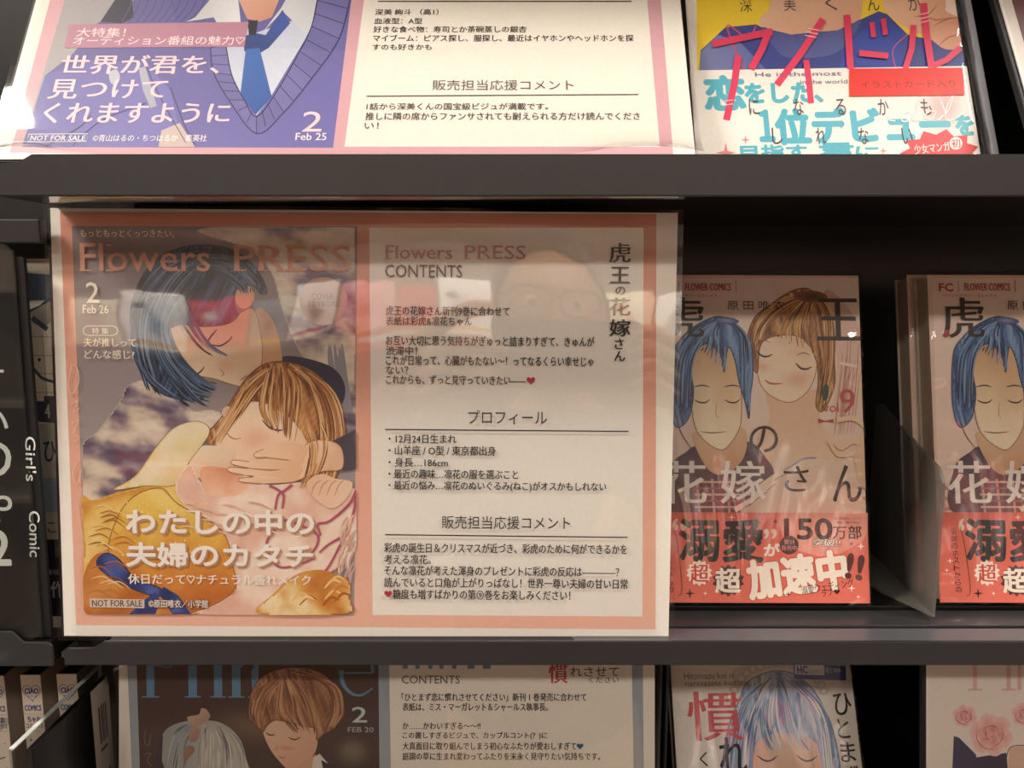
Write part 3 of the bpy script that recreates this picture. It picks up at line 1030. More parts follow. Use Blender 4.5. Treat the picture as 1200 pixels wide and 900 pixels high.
p.text('Feb 25', 347, 157, 383, 165.5, '#f1e9ea', 0.014)
p.stroke([(35, 158.5), (104, 158), (102, 167), (33, 167.5), (35, 158.5)], 0.8, '#f1e9ea', sm=False)
p.text('NOT FOR SALE', 37, 160, 101, 166, '#f4eeee', 0.02)
p.text('©青山はるの・ちつはるか　集英社', 110, 159, 243, 167, '#f4eeee', 0.012)
p.stroke([(443, 3), (740, 3)], 1.2, INK, sm=False)
p.lines([('深美 絢斗 （高1）', 440, 12, 514, 19), ('血液型：A型', 439, 22.5, 495, 29.5), ('好きな食べ物：寿司とか茶碗蒸しの銀杏', 438, 32, 617, 39.5),
         ('マイブーム：ピアス探し、服探し、最近はイヤホンやヘッドホンを探', 437.6, 42, 742, 50), ('すのも好きかも', 437, 53, 506, 60)], INK)
p.text('販売担当応援コメント', 507, 95, 672, 107, '#5d5356', 0.0)
p.stroke([(430, 114), (748, 112)], 1.2, '#4c4244', sm=False)
p.lines([('1話から深美くんの国宝級ビジュが満載です。', 430, 122, 642, 130), ('推しに隣の席からファンサされても耐えられる方だけ読んでくださ', 428.6, 133, 749.5, 142), ('い！', 427.6, 145, 444, 152)], '#4c4446')
p.build('printed_sheet', M['paper'], card_up)
backing(card_up, PU)


def curl_up(u, v):
    c = 0.0
    for (uc, w, hgt) in ((0.05, 0.14, 0.0055), (0.93, 0.16, 0.006), (0.5, 0.6, 0.001)):
        d = (u - uc) / w
        if abs(d) < 1: c += hgt * (0.5 + 0.5 * math.cos(math.pi * d)) * max(0, 1 - v / 0.05) ** 2
    return c


sleeve(card_up, PU, 0.0035, curl=curl_up)

# ---- lower card
PLW = Page((140, 960), (767, 960), 0.297, 0.210, R(8))
_tl, _t = PLW.P(138, 781), PLW.P(767, 781)
PL = Page((140, 960), (767, 960), 0.297, 0.2095, R(8))
# slide the origin down so that the top edge sits just under the shelf
_s = PL.o + PL.uy * (_tl[1] + 0.006 - 0.2095)
PL.o = _s
PL.m = Matrix.Translation(PL.o) @ Matrix((PL.ux, PL.uy, PL.n)).transposed().to_4x4()
card_low = empty('promo_card', 'promo card with dark brown picture and pale blue frame on the lowest shelf', 'promo card', 'promo cards', matrix=PL.m)
p = Print(PL)
sheet_base(p, white='#e9e2d6')
T = 762
p.poly([(149, T), (753, T), (755, 1010), (160, 1010)], '#8f9aa6', '#a9b2b8', ((400, 770), (400, 900)))
p.poly([(456, T), (740, T), (744, 1010), (460, 1010)], '#eae2d6')
p.poly([(160, T), (443.5, T), (446, 1010), (168, 1010)], '#4a3430', '#3c2f2c', ((300, 770), (300, 900)))
ql = lambda L: [(a / 3 + 60, b / 3 + 740) for a, b in L]
p.blob(*ql([(700, 330)])[0], 60, 26, '#6d5648', '#443230', 0.1)
p.blob(*ql([(1060, 420)])[0], 26, 22, '#77685c', '#40312e', 0)
PB = '#5c86a4'
def serif(x, y, w): p.stroke([(x, y), (x + w, y)], 1.6, PB, sm=False)
for (a, b) in ((172, 181), (221, 231), (251, 260.5), (272, 282)):
    p.poly([(a, 773), (b, 773), (b + 0.5, 817), (a + 0.5, 817)], PB)
serif(167, 816.2, 20); serif(217, 816.2, 19); serif(247, 816.2, 18); serif(268, 816.2, 19)
p.stroke([(181, 779), (200, 781), (204, 770)], 1.5, PB)
p.poly([(295, 785), (303, 776), (304, 817), (296, 817)], PB); serif(291, 816.2, 18)
p.stroke([(282, 781), (290, 775), (300, 780)], 2.6, PB)
p.stroke([(400, 785), (402, 800), (412, 812), (424, 814), (437, 806)], 5.5, PB, 1.4)
p.stroke([(398, 788), (437, 788)], 1.8, PB, sm=False)
p.stroke([(437, 788), (436, 779), (430, 770)], 4, PB)
p.text('2', 413, 828, 430, 846, '#b9c9d2', 0.02, 4)
p.text('FEB 20', 408, 851.5, 438, 857.5, '#a8b2b6', 0.01)
# pale-haired figure with ruffled ribbon, turned away
p.poly(ql([(400, 480), (380, 420), (400, 350), (450, 320), (520, 310), (600, 320), (660, 370), (685, 440), (690, 560), (400, 560)]), '#8e9394', '#b9b4a8', ((190, 850), (280, 880)), sm=True)
p.strands(ql([(540, 315), (520, 380), (510, 500)]), ql([(600, 320), (670, 400), (685, 500)]), 50, ['#c9c4b8', '#8c8c90', '#6e6a72', '#b5aea6'], 1.5, 2)
p.strands(ql([(500, 320), (430, 360), (400, 480)]), ql([(530, 320), (490, 380), (470, 500)]), 40, ['#a5b4b6', '#7b8890', '#5d6068', '#94a0a2'], 1.5, 2)
p.poly(ql([(365, 480), (375, 400), (395, 360), (390, 480), (400, 560), (360, 560)]), '#3d2c3c')
for rf in ([(480, 300), (520, 290), (530, 268), (550, 275), (560, 300), (530, 325), (500, 330)], [(485, 350), (505, 330), (525, 345), (515, 380), (490, 385)], [(470, 410), (500, 400), (505, 420), (480, 450), (470, 470)]):
    p.poly(ql(rf), '#c0a08c', '#8d6a5c', ((220, 840), (240, 870)), sm=True)
# taller figure: face, hair with a middle parting
p.poly(ql([(745, 330), (790, 280), (900, 300), (935, 350), (930, 420), (880, 470), (840, 485), (800, 450), (765, 400)]), '#dcb89c', '#cfa286', ((310, 840), (365, 890)), sm=True)
p.blob(*ql([(830, 408)])[0], 16, 5, '#d08e74', '#d8b094', 0.1)
p.poly(ql([(870, 470), (930, 430), (960, 480), (980, 560), (840, 560)]), '#c99d82')
p.poly(ql([(925, 440), (945, 428), (990, 480), (1010, 560), (900, 560)]), '#d9d0c4')
p.poly(ql([(950, 450), (1010, 480), (1040, 560), (975, 560)]), '#2c2b30')
HM = [(695, 300), (700, 230), (730, 170), (790, 135), (880, 125), (960, 150), (1010, 210), (1020, 280), (1000, 330), (960, 360), (935, 380), (930, 340), (880, 330), (840, 320), (790, 310), (760, 330), (745, 350), (712, 320)]
p.poly(ql(HM), '#a77552', '#8a5b46', ((350, 785), (330, 850)), sm=True)
p.field(ql(HM), silk(('#6f4636', '#8f6045', '#ad7c58', '#c59a74'), R(75), 0.25, seed=4), 1.8)
p.line(ql(HM), 0.8, '#4d3026')
LC = ['#b98762', '#8f6045', '#6c4434', '#c99a72', '#a06e55', '#7c4e48']
p.strands(ql([(800, 150), (730, 200), (700, 270), (720, 335)]), ql([(820, 160), (780, 220), (760, 290), (750, 340)]), 50, LC, 1.4, 1.6)
p.strands(ql([(810, 150), (800, 220), (800, 280), (860, 350)]), ql([(840, 150), (900, 220), (930, 290), (935, 360)]), 70, LC, 1.5, 2)
p.strands(ql([(830, 140), (950, 170), (990, 250), (960, 350)]), ql([(850, 130), (1000, 190), (1025, 280), (1000, 340)]), 60, LC, 1.5, 2)
p.stroke(ql([(755, 352), (772, 362), (790, 360)]), 1.6, '#4c302c', taper=True)
p.stroke(ql([(836, 370), (858, 378), (880, 368)]), 1.6, '#4c302c', taper=True)
p.stroke(ql([(802, 436), (815, 442), (828, 438)]), 1.1, '#94594a', taper=True)
p.stroke(ql([(800, 395), (792, 412), (800, 418)]), 0.8, '#a8745c', taper=True)
for sc_ in ([(335, 345), (330, 380), (345, 400), (352, 360)], [(330, 430), (352, 425), (340, 450), (355, 470)]):
    p.stroke(ql(sc_), 1.0, '#7c6258')
# right-hand page
for (a, b) in ((472, 478), (487, 492), (502, 507), (515, 520), (530, 535), (548, 556), (566, 575)):
    p.poly([(a, 770), (b, 770), (b, 783), (a, 783)], '#6c8a9c')
p.text('CONTENTS', 471, 791, 539, 800.5, '#5e524a', 0.0)
p.text('慣', 643, 776, 665, 800, '#bb4146', 0, 3, hb=0.03)
p.text('れさせて', 668, 781, 725, 792, INK, 0.0)
p.text('ください', 690, 792.5, 725, 799.5, INK, 0.0)
p.lines([('「ひとまず恋に慣れさせてください」新刊 1 巻発売に合わせて', 471, 811.5, 687, 821), ('表紙は、ミス・マーガレット＆シャールス執事長。', 472, 823, 642, 832.5),
         ('か……かわいすぎる〜〜!!', 472, 845.5, 563, 854), ('この麗しすぎるビジュで、カップルコント(？)に', 472, 857, 641, 866),
         ('大真面目に取り組んでしまう初心なふたりが愛おしすぎて', 472, 869, 675, 878), ('庭園の草に生まれ変わってふたりを末永く見守りたい気持ちです。', 472, 881, 703, 890)], INK)
p.heart(679.5, 873.5, 4, '#355d7c')
p.build('printed_sheet', M['paper'], card_low)
backing(card_low, PL)
sleeve(card_low, PL, 0.0042)

# ---- card with roses, lower right
PR_ = Page((1085, 960), (1722, 960), 0.297, 0.2125, R(8))
_tl = PR_.P(1093, 781)
PR_.o = PR_.o + PR_.uy * (_tl[1] + 0.006 - 0.2125)
PR_.m = Matrix.Translation(PR_.o) @ Matrix((PR_.ux, PR_.uy, PR_.n)).transposed().to_4x4()
card_rose = empty('promo_card', 'pale promo card printed with pink roses on the lowest shelf', 'promo card', 'promo cards', matrix=PR_.m)
p = Print(PR_)
sheet_base(p, white='#e8dcd2')
qr = lambda L: [(a / 2.79 + 770, b / 2.79 + 740) for a, b in L]
for (a, b) in ((1030, 1044), (1140, 1154), (1176, 1188)):
    p.poly(qr([(a, 90), (b, 90), (b, 190), (a, 190)]), '#dcb0aa')
p.poly(qr([(1015, 186), (1060, 186), (1060, 192), (1015, 192)]), '#dcb0aa')
p.poly(qr([(1125, 186), (1170, 186), (1170, 192), (1125, 192)]), '#dcb0aa')
p.poly(qr([(968, 340), (985, 345), (1040, 400), (1060, 520), (960, 520)]), '#3a3c58')
p.poly(qr([(1040, 410), (1140, 395), (1150, 520), (1040, 520)]), '#3c3350')
p.poly(qr([(1150, 375), (1230, 370), (1230, 520), (1140, 520)]), '#dcb8a4')
p.stroke(qr([(1200, 370), (1150, 380), (1135, 450)]), 0.9, '#3a2c30')
def rose(cx, cy, r, a='#d7868a', b='#ecc6bf'):
    (cx, cy) = qr([(cx, cy)])[0]
    for k in range(6):
        t = k * math.pi / 3 + 0.3
        p.blob(cx + r * 0.6 * math.cos(t), cy + r * 0.55 * math.sin(t), r * 0.55, r * 0.5, mixc(a, b, 0.4), b, t, 14, 0.1)
    for k in range(5):
        t = k * 2 * math.pi / 5
        p.blob(cx + r * 0.3 * math.cos(t), cy + r * 0.28 * math.sin(t), r * 0.38, r * 0.33, a, mixc(a, b, 0.6), t, 12, 0.1)
    for k in range(5):
        rr = r * (0.12 + 0.16 * k)
        t = k * 1.9
        p.stroke([(cx + rr * math.cos(t + q), cy + rr * math.sin(t + q)) for q in (0, 0.5, 1.0, 1.5, 2.0)], 1.0, '#b4555f', taper=True)
rose(1003, 275, 13)
rose(1090, 335, 23, '#da8582')
rose(1196, 270, 13)
p.build('printed_sheet', M['paper'], card_rose)
backing(card_rose, PR_)
sleeve(card_rose, PR_, 0.0042)
# ------------------------------------------------------------------ the comics
M['board'] = mat('pale_cover_board', '#c9bdb0', 0.4)


def book_body(parent, w, h, th, cover_col='#cfc2b2', spine_right=True):
    """pages between thin covers, the spine at the right-hand side; front face at z=0"""
    bm = bmesh.new()
    add_box(bm, 0.0012, w - 0.0006, 0.0012, h - 0.0012, -th + 0.0005, -0.0006)
    bm_obj('page_block', bm, M['pages'], parent)
    bm = bmesh.new()
    m = mat('cover_board', cover_col, 0.35)
    add_box(bm, 0, w - 0.0008, 0, h, -th, -th + 0.0005)
    bm_obj('back_cover', bm, M['board'], parent)
    bm = bmesh.new()
    add_box(bm, w - 0.0007, w, 0, h, -th, -0.0003, 0.0003)
    bm_obj('spine', bm, m, parent)


def wrap(parent, w, h, th, lift=0.0016, seed=1, m=None, crimp=True):
    """shrink film round the book: front sheet with creases, side returns and a crimped seam on top"""
    r = random.Random(seed)
    nx, ny = 36, 54
    bm = bmesh.new()
    rows = []
    ph = [r.uniform(0, 6) for _ in range(8)]
    for j in range(ny + 1):
        row = []
        for i in range(-1, nx + 2):
            u, v = min(max(i / nx, 0), 1), j / ny
            x = -0.0008 + (w + 0.0016) * u
            y = -0.0008 + (h + 0.0016) * v
            z = lift + 0.0005 * (math.sin(9 * v + 5 * u + ph[0]) * 0.5 + math.sin(23 * u + 3 * v + ph[1]) * 0.25 + math.sin(31 * u * v + ph[2]) * 0.3)
            e = max(0, 1 - min(u, 1 - u) / 0.12)
            z += 0.0006 * e * math.sin(60 * v + ph[3] + 4 * math.sin(17 * v))
            if i in (-1, nx + 1): z = -th - 0.0006
            row.append(bm.verts.new((x, y, z)))
        rows.append(row)
    for j in range(ny):
        for i in range(nx + 2):
            bm.faces.new((rows[j][i], rows[j][i + 1], rows[j + 1][i + 1], rows[j + 1][i]))
    if crimp:
        top = rows[-1]
        prev = None
        for i in range(1, nx + 2):
            u = (i - 1) / nx
            hh = 0.0012 + 0.004 * max(0, math.sin(2.2 * math.pi * u + ph[4])) ** 3 + r.uniform(0, 0.0012)
            b = bm.verts.new((top[i].co.x, top[i].co.y + hh, -0.001 - r.uniform(0, 0.002)))
            if prev: bm.faces.new((top[i - 1], top[i], b, prev))
            prev = b
    me = bpy.data.meshes.new('shrink_wrap')
    bm.to_mesh(me)
    bm.free()
    for q in me.polygons: q.use_smooth = True
    return link('shrink_wrap', me, m or M['wrap'], parent)


# ---- the couple's comic on the middle shelf
PB1 = Page((764, 706), (1018, 707), 0.1135, 0.174, R(12.6))
SB = 4.092
k1 = lambda L: [(a / SB + 770, b / SB + 300) for a, b in L]
k2 = lambda L: [(a / SB + 770, b / SB + 500) for a, b in L]
comic = empty('comic_book', 'shrink-wrapped pink comic with coral band, its left side behind the large pink-framed card', 'comic', 'pink comics on the middle shelf', matrix=PB1.m)
book_body(comic, 0.1135, 0.174, 0.0135, '#b5363a')
p = Print(PB1)
sheet_base(p, 0.0003, '#dcc0ae')
p.clip = (0, 0, p.pg.w, p.pg.h)
hw = p.pg.w
p.poly([(766, 326), (1010, 326), (1017, 704), (765, 704)], '#e6d2c5', '#e9cdba', ((880, 330), (880, 600)))
for k in range(13):            # check pattern low on the cover
    x = 770 + 19 * k
    p.stroke([(x, 566), (x + 1, 603)], 6, '#d2a093', sm=False)
for k in range(3):
    p.stroke([(767, 572 + 12 * k), (1014, 572 + 12 * k)], 4, '#c99388', sm=False)
# right-hand figure: veil, hair, face
p.poly(k1([(800, 170), (900, 230), (985, 420), (995, 900), (820, 900), (860, 600), (850, 400)]), '#d9b3a3', '#e5cab8', ((985, 360), (985, 500)), sm=True)
for k in range(18):
    x = rnd.uniform(870, 980)
    p.stroke(k1([(x, rnd.uniform(380, 560)), (x - 14, 620), (x - 40, 860)]), 1.3, rnd.choice(['#c89a8e', '#e9d8c9', '#b9827a', '#e4c5b2']), taper=True, step=2e-6)
p.poly(k1([(520, 640), (640, 690), (760, 640), (790, 800), (880, 1000), (560, 1100), (470, 900), (540, 780)]), '#e3bb9c', '#e9cdb4', ((900, 470), (900, 560)), sm=True)
GH = [(740, 165), (690, 155), (620, 180), (540, 235), (470, 290), (435, 370), (430, 450), (440, 500), (480, 560), (500, 420), (600, 380), (700, 400), (760, 500), (770, 600), (760, 720), (800, 740), (850, 620), (850, 500), (850, 360), (810, 220)]
GF = [(470, 400), (480, 560), (510, 640), (580, 690), (650, 700), (720, 650), (760, 560), (760, 460), (700, 360), (580, 330)]
p.poly(k1(GF), '#ecd0b3', '#e8bf9f', ((900, 400), (930, 470)), sm=True)
p.field(k1(GF), blush(lambda x, y: ramp(0.75 + (y - 430) / 200 + 0.5 * fbm(x * 0.03, y * 0.03, 2), '#c99a74', '#e0b896', '#eed4b6', '#f2dec4'), (934, 445, 13, '#d9805e', 0.5), (893, 430, 8, '#d9805e', 0.45)), 1.6)
p.line(k1(GF), 0.8, '#8a5d48')
p.poly(k1(GH), '#8b5a3a', '#b07b4a', ((950, 340), (930, 480)), sm=True)
p.field(k1(GH), silk(('#5f3826', '#8c5736', '#b17c48', '#cf9d60', '#e0bb80'), R(80), 0.3, seed=2), 1.8)
p.line(k1(GH), 0.8, '#4d2e20')
BR = ['#a3683c', '#c68f55', '#7d4a2e', '#dcb273', '#5e3524', '#e6c48c', '#b57d4c']
p.strands(k1([(720, 175), (560, 230), (460, 330), (440, 480)]), k1([(730, 190), (620, 260), (540, 330), (500, 400)]), 70, BR, 1.6, 1.2)
p.strands(k1([(730, 180), (640, 260), (590, 330), (570, 390)]), k1([(745, 185), (730, 280), (730, 370), (770, 480)]), 80, BR, 1.8, 1.2)
p.strands(k1([(750, 180), (800, 300), (800, 500), (770, 720)]), k1([(770, 180), (840, 280), (855, 500), (820, 700)]), 70, BR, 1.6, 1.4)
p.blob(*k1([(735, 195)])[0], 20, 7, '#46352a', '#8a5a38', 0.05)
for (x, y) in ((512, 470), (700, 530)):
    (a, b) = k1([(x, y)])[0]
    p.stroke([(a - 9, b - 4), (a - 3, b + 2), (a + 4, b + 3), (a + 10, b)], 2.2, '#33211f', taper=True)
    p.stroke([(a - 8, b - 13), (a, b - 16), (a + 8, b - 13)], 1.0, '#7d5236', taper=True)
p.stroke(k1([(515, 595), (545, 612), (600, 612)]), 2.2, '#b4604c', taper=True)
p.blob(*k1([(805, 655)])[0], 4, 10, '#2f4a3d', '#3d5243', 0.1)
for k in range(6):
    (a, b) = k1([(880 + 14 * k, 515 + 3 * k)])[0]
    p.disc(a, b, 1.9, '#ead9bd', 10)
p.poly(k1([(770, 780), (805, 790), (845, 782), (845, 802), (805, 796), (772, 803)]), '#b04a44')
# left-hand figure: hair, face, collar
p.poly(k2([(60, 200), (140, 120), (200, 90), (430, 70), (520, 150), (560, 240), (500, 420), (60, 420)]), '#4a4454', '#7b5558', ((830, 520), (850, 600)), sm=True)
for k in range(8):
    (a, b) = k2([(190 + 36 * k, 250)])[0]
    p.stroke([(a, b), (a + 3, b + 40)], 3.0, '#8d4b50' if k % 2 else '#c99a92', sm=False)
for k in range(5):
    (a, b) = k2([(180, 265 + 30 * k)])[0]
    p.stroke([(a, b), (a + 72, b)], 2.2, '#a6686a' if k % 2 else '#d8b5aa', sm=False)
p.poly(k2([(170, 60), (200, 20), (400, 0), (430, 80), (400, 170), (320, 230), (240, 200)]), '#dcb796', '#d0a07e', ((830, 510), (840, 555)), sm=True)
MF = [(170, 470), (160, 640), (175, 800), (220, 880), (300, 930), (350, 900), (400, 800), (400, 600), (380, 440), (260, 420)]
p.poly(k1(MF), '#d9b48c', '#e8cfae', ((820, 420), (850, 520)), sm=True)
p.field(k1(MF), lambda x, y: ramp(0.3 + (y - 420) / 130 + 0.5 * fbm(x * 0.03, y * 0.02, 2), '#b98c64', '#dab68e', '#ecd6b4', '#f3e4c6'), 2.0)
p.line(k1(MF), 0.8, '#7a5442')
MH = [(70, 480), (110, 400), (190, 330), (290, 290), (370, 320), (430, 390), (460, 500), (450, 620), (440, 780), (420, 700), (390, 600), (370, 500), (340, 440), (320, 560), (300, 470), (240, 420), (190, 460), (165, 560), (175, 660), (150, 780), (90, 820), (60, 700)]
p.poly(k1(MH), '#33426b', '#52709a', ((840, 375), (800, 480)), sm=True)
p.field(k1(MH), silk(('#232c50', '#344a78', '#4f70a0', '#7494bc', '#8fa9c8'), R(80), 0.3, seed=5), 1.8)
p.line(k1(MH), 0.8, '#1d2440')
BC = ['#3d5684', '#5c80ac', '#2b3860', '#7d9fc2', '#222b4d', '#6a8fb8']
p.strands(k1([(290, 300), (180, 350), (90, 480), (70, 720)]), k1([(300, 320), (220, 400), (165, 520), (150, 760)]), 80, BC, 1.7, 1.3)
p.strands(k1([(290, 300), (240, 360), (230, 400), (200, 450)]), k1([(310, 300), (310, 380), (320, 450), (325, 550)]), 50, BC, 1.6, 1.3)
p.strands(k1([(300, 300), (380, 350), (390, 480), (400, 620)]), k1([(320, 300), (430, 380), (460, 520), (445, 760)]), 80, BC, 1.7, 1.3)
p.blob(*k1([(330, 310)])[0], 15, 4, '#8d8fc0', '#43507c', 0.1)
for (x, y) in ((215, 690), (360, 690)):
    (a, b) = k1([(x, y)])[0]
    p.stroke([(a - 9, b), (a - 3, b + 3), (a + 4, b + 3), (a + 9, b - 1)], 1.8, '#33211f', taper=True)
    p.stroke([(a - 10, b - 15), (a, b - 17), (a + 9, b - 15)], 1.6, '#3a3a4c', taper=True)
p.stroke(k1([(285, 700), (280, 760), (295, 775)]), 0.9, '#b98b66', taper=True)
p.stroke(k1([(205, 842), (265, 848), (330, 842)]), 1.4, '#93614c', taper=True)
p.stroke(k1([(100, 800), (120, 860), (170, 930)]), 1.0, '#5b4038', taper=True)
# shoulders and hands of the right-hand figure
p.poly(k2([(560, 230), (640, 180), (760, 150), (900, 200), (960, 300), (960, 420), (440, 420), (480, 300)]), '#e6cdb8', '#dfb7a0', ((900, 545), (900, 600)), sm=True)
p.stroke(k2([(560, 235), (640, 190), (700, 155), (760, 150)]), 2.2, '#a797ad')
for f in ([(480, 300), (560, 240), (610, 215)], [(430, 370), (500, 310), (560, 260)], [(370, 400), (450, 350), (520, 300)]):
    p.stroke(k2(f), 6.5, '#e9cfb6', 5)
    p.stroke(k2([(a + 6, b + 12) for a, b in f]), 0.9, '#9b6a55')
for f in ([(1000, 80), (940, 70), (880, 100), (830, 60)], [(1005, 150), (940, 130), (860, 130), (815, 60)], [(1000, 10), (940, -40), (860, -30)]):
    p.stroke(k2(f), 7, '#e8c8a8', 5)
    p.stroke(k2([(a, b + 15) for a, b in f]), 0.9, '#a06e54')
p.poly(k2([(960, 60), (1000, 20), (1003, 300), (960, 260), (940, 150)]), '#e3bf9e', sm=False)
# lettering
RD = '#b8383c'
p.poly([(770, 330), (791, 330), (791, 342.5), (770, 342.5)], '#e6d2c4')
p.text('FC', 773, 332.5, 789, 341.5, RD, 0.05)
p.stroke([(795.5, 330), (795.5, 343)], 0.6, RD, sm=False)
p.text('FLOWER COMICS', 803, 332.3, 856, 341, RD, 0.02)
p.stroke([(862, 328), (862, 343)], 0.6, RD, sm=False)
p.text('ベツコミフラワーコミックス', 776, 344.8, 840, 348.6, RD, 0.012)
BK = '#34211c'
p.text('虎', 776, 349, 824, 396, BK, 0, 4, hb=0.03)
p.blob(780, 391, 3.5, 5, '#b0352f', '#9c3a33', 0.3)
p.text('王', 957, 350, 1006, 399, BK, -0.0, 4, hb=0.03)
p.text('原 田 唯 衣', 852, 352.5, 919, 363.5, BK, 0.0)
p.text('の', 878, 499, 911, 530, BK, 0.008, 4)
WH = '#efe6de'
p.text('花', 776, 540, 827, 590, WH, 0, 4, hb=0.03)
p.text('嫁', 844, 540, 896, 590, WH, 0, 4, hb=0.03)
p.text('さ', 918, 546, 947, 576, BK, 0.01, 4)
p.text('ん', 975, 545, 1009, 588, BK, 0.01, 4)
p.text('vol', 964, 472, 982, 483, '#c25a58', 0.0)
p.text('9', 984, 456, 1001, 484, '#c25a58', 0.0, 4)
p.build('front_cover', M['cover'], comic)
# red sticker
p = Print(PB1, 0.00065)
ST = [(895, 571), (1001, 574.5), (1000.5, 603), (894.6, 599.7)]
p.poly(ST, '#c9281f')
p.text('イラストカード入り', 905, 585.5, 993, 594.5, '#5d1712', 0.008, rot=R(-1.2))
st = p.build('sticker', M['cover'], comic)
st['label'] = 'plain red sticker with dark lettering'
# paper band
p = Print(PB1, 0.0008)
yb0 = p.pg.P(880, 600.5)[1]
p.solid(-0.0004, 0.0002, p.pg.w + 0.0004, yb0, 0.0006, 0.0008, '#dd6f5f')
p.z = 0.0008
p.poly([(915, 601), (1016, 601), (1016, 622), (1010, 634), (985, 648), (960, 652), (935, 645), (918, 630), (912, 615)], '#e39583', sm=False)
DG, CRM = '#2b3537', '#efe2d2'
ro = R(4)
p.text('“', 788, 608, 803, 621, '#f0cfc2', 0.06)
p.text('溺愛', 796, 609, 893, 657, DG, 0.035, 4, rot=R(-1))
p.text('”', 895, 620, 909, 631, '#f0cfc2', 0.06)
p.text('が', 895, 637, 913, 651, CRM, 0.05)
p.burst(819, 671, 15.5, 12.5, CRM)
p.text('超', 809, 661, 829.5, 682, '#cf4a41', 0.025, 3)
p.burst(853, 680, 19, 15.5, '#54343a')
p.text('超', 838, 666, 867, 694, CRM, 0.03, 3)
p.text('加速中', 876, 651, 991, 695, CRM, 0.05, 4, rot=R(7), out='#c45a4d', outw=0.03)
p.text('!!', 992, 650, 1010, 678, '#5d3436', 0.05, 3, rot=R(-10))
p.text('150', 919, 608, 974, 631.5, BK, 0.04, 4)
p.text('万部', 975, 616, 1008.5, 631.5, BK, 0.02, 3)
p.text('突破!!', 952, 631.5, 984, 640, '#f2e6da', 0.02, out='#6b3f3b', outw=0.07)
p.text('『虎王の花嫁さん』シリーズ', 976, 606, 1008, 609, BK, 0.0)
p.text('累計（電子含む）', 980, 610.5, 1007, 613.5, BK, 0.0)
p.disc(924, 638.5, 11, '#5d3a3e')
p.text('累計', 918, 632, 931, 638, '#dba79c', 0.0)
p.text('発売中', 915, 639, 933, 645, '#dba79c', 0.0)
p.text('溺愛ウェディング', 938, 682, 1000, 692, BK, 0.0, rot=R(9))
p.text('ラブ', 962, 690, 975, 698, BK, 0.0, rot=R(9))
p.heart(980, 693, 3.5, BK)
for (x, y, r, c) in ((857, 606, 4, '#f6e3d4'), (908, 611, 3.4, '#3a2022'), (997, 637, 3, '#3a2022'), (1008, 640, 5, '#f6e3d4'), (808, 695, 6, '#2a2324'), (826, 695, 3, '#f6e3d4'), (997, 689, 5, '#f6e3d4'), (923, 696, 3.4, '#2a2324'), (1005, 699, 3, '#f6e3d4'), (776, 657, 4, '#f6e3d4'), (772, 668, 2.6, '#f6e3d4')):
    p.spark(x, y, r, c)
for k, ch in enumerate('伝説のホストからの'):
    p.text(ch, 777.5 + 0.55 * k, 619 + 8.5 * k, 784.5 + 0.55 * k, 626 + 8.5 * k, BK, 0.0)
p.stroke([(789, 617), (794, 640), (799, 690), (794, 698)], 0.8, '#7c3c38')
bd = p.build('paper_band', M['cover'], comic)
bd['label'] = 'coral paper band with white and dark lettering'
wrap(comic, 0.1135, 0.174, 0.0135)
TH = 0.0158
# the copy standing further right, and the copies behind both
_d = Vector(UY(1101.5, 706, PB1.o.y)) - PB1.o
dup(comic, offset=_d, label='same pink comic standing right of the frosted bookend, cut off by the right edge')
_behind = []
for k in (1,):
    _behind.append((_d + Vector((0, TH / math.cos(R(12.6)) * k, 0)) + Vector((-0.0028 * k - (0.001 if k == 3 else 0), 0, 0)), 'comic behind the pink one right of the frosted bookend, page edges showing'))
for off, lab in _behind:
    dup(comic, offset=off, label=lab, skip=('sticker',))

# ---- frosted bookend
be = empty('bookend', 'frosted clear plastic bookend between the two pink comics', 'bookend', None, (0.2, 0.40, 1.2778))
_f0, _f1 = UY(1093, 711, 0.372), UY(1026, 640, 0.462)
bm = bmesh.new()
ob = Vector((0.2, 0.40, 1.2778))
h0 = 0.078
A_, B_ = Vector((_f0.x, 0.372, 0)), Vector((_f0.x - 0.0, 0.470, 0))
B_.x = UY(1021, 560, 0.470).x
th_ = Vector((0.0016, 0, 0))
prof = [(0, 0), (1, 0), (1, h0 + 0.014), (0.93, h0 + 0.017), (0.06, h0 - 0.002), (0, h0 - 0.008)]
v0 = [bm.verts.new((A_ + (B_ - A_) * a) - Vector((ob.x, ob.y, 0)) + Vector((0, 0, z))) for a, z in prof]
v1 = [bm.verts.new(v.co + th_) for v in v0]
bm.faces.new(v0)
bm.faces.new(v1)
for i in range(len(prof)): bm.faces.new((v0[i], v0[(i + 1) % len(prof)], v1[(i + 1) % len(prof)], v1[i]))
bm_obj('upright_plate', bm, M['frost'], be)
bm = bmesh.new()
add_prism(bm, [(A_.x - ob.x, A_.y - ob.y), (B_.x - ob.x, B_.y - ob.y), (B_.x - ob.x - 0.03, B_.y - ob.y), (A_.x - ob.x - 0.012, A_.y - ob.y + 0.03)], 'z', 0.0, 0.0013)
bm_obj('foot_plate', bm, M['frost'], be)
bm = bmesh.new()
for (a, za, b, zb) in ((0.08, 0.006, 0.92, h0 + 0.008), (0.08, h0 - 0.01, 0.92, 0.008)):
    P0 = (A_ + (B_ - A_) * a) - Vector((ob.x, ob.y, 0)) + Vector((0.0018, 0, za))
    P1 = (A_ + (B_ - A_) * b) - Vector((ob.x, ob.y, 0)) + Vector((0.0018, 0, zb))
    d = (P1 - P0).normalized()
    n = d.cross(Vector((1, 0, 0))).normalized() * 0.0012
    q = [bm.verts.new(x) for x in (P0 + n, P1 + n, P1 - n, P0 - n)]
    bm.faces.new(q)
bmesh.ops.solidify(bm, geom=bm.faces[:], thickness=0.0006)
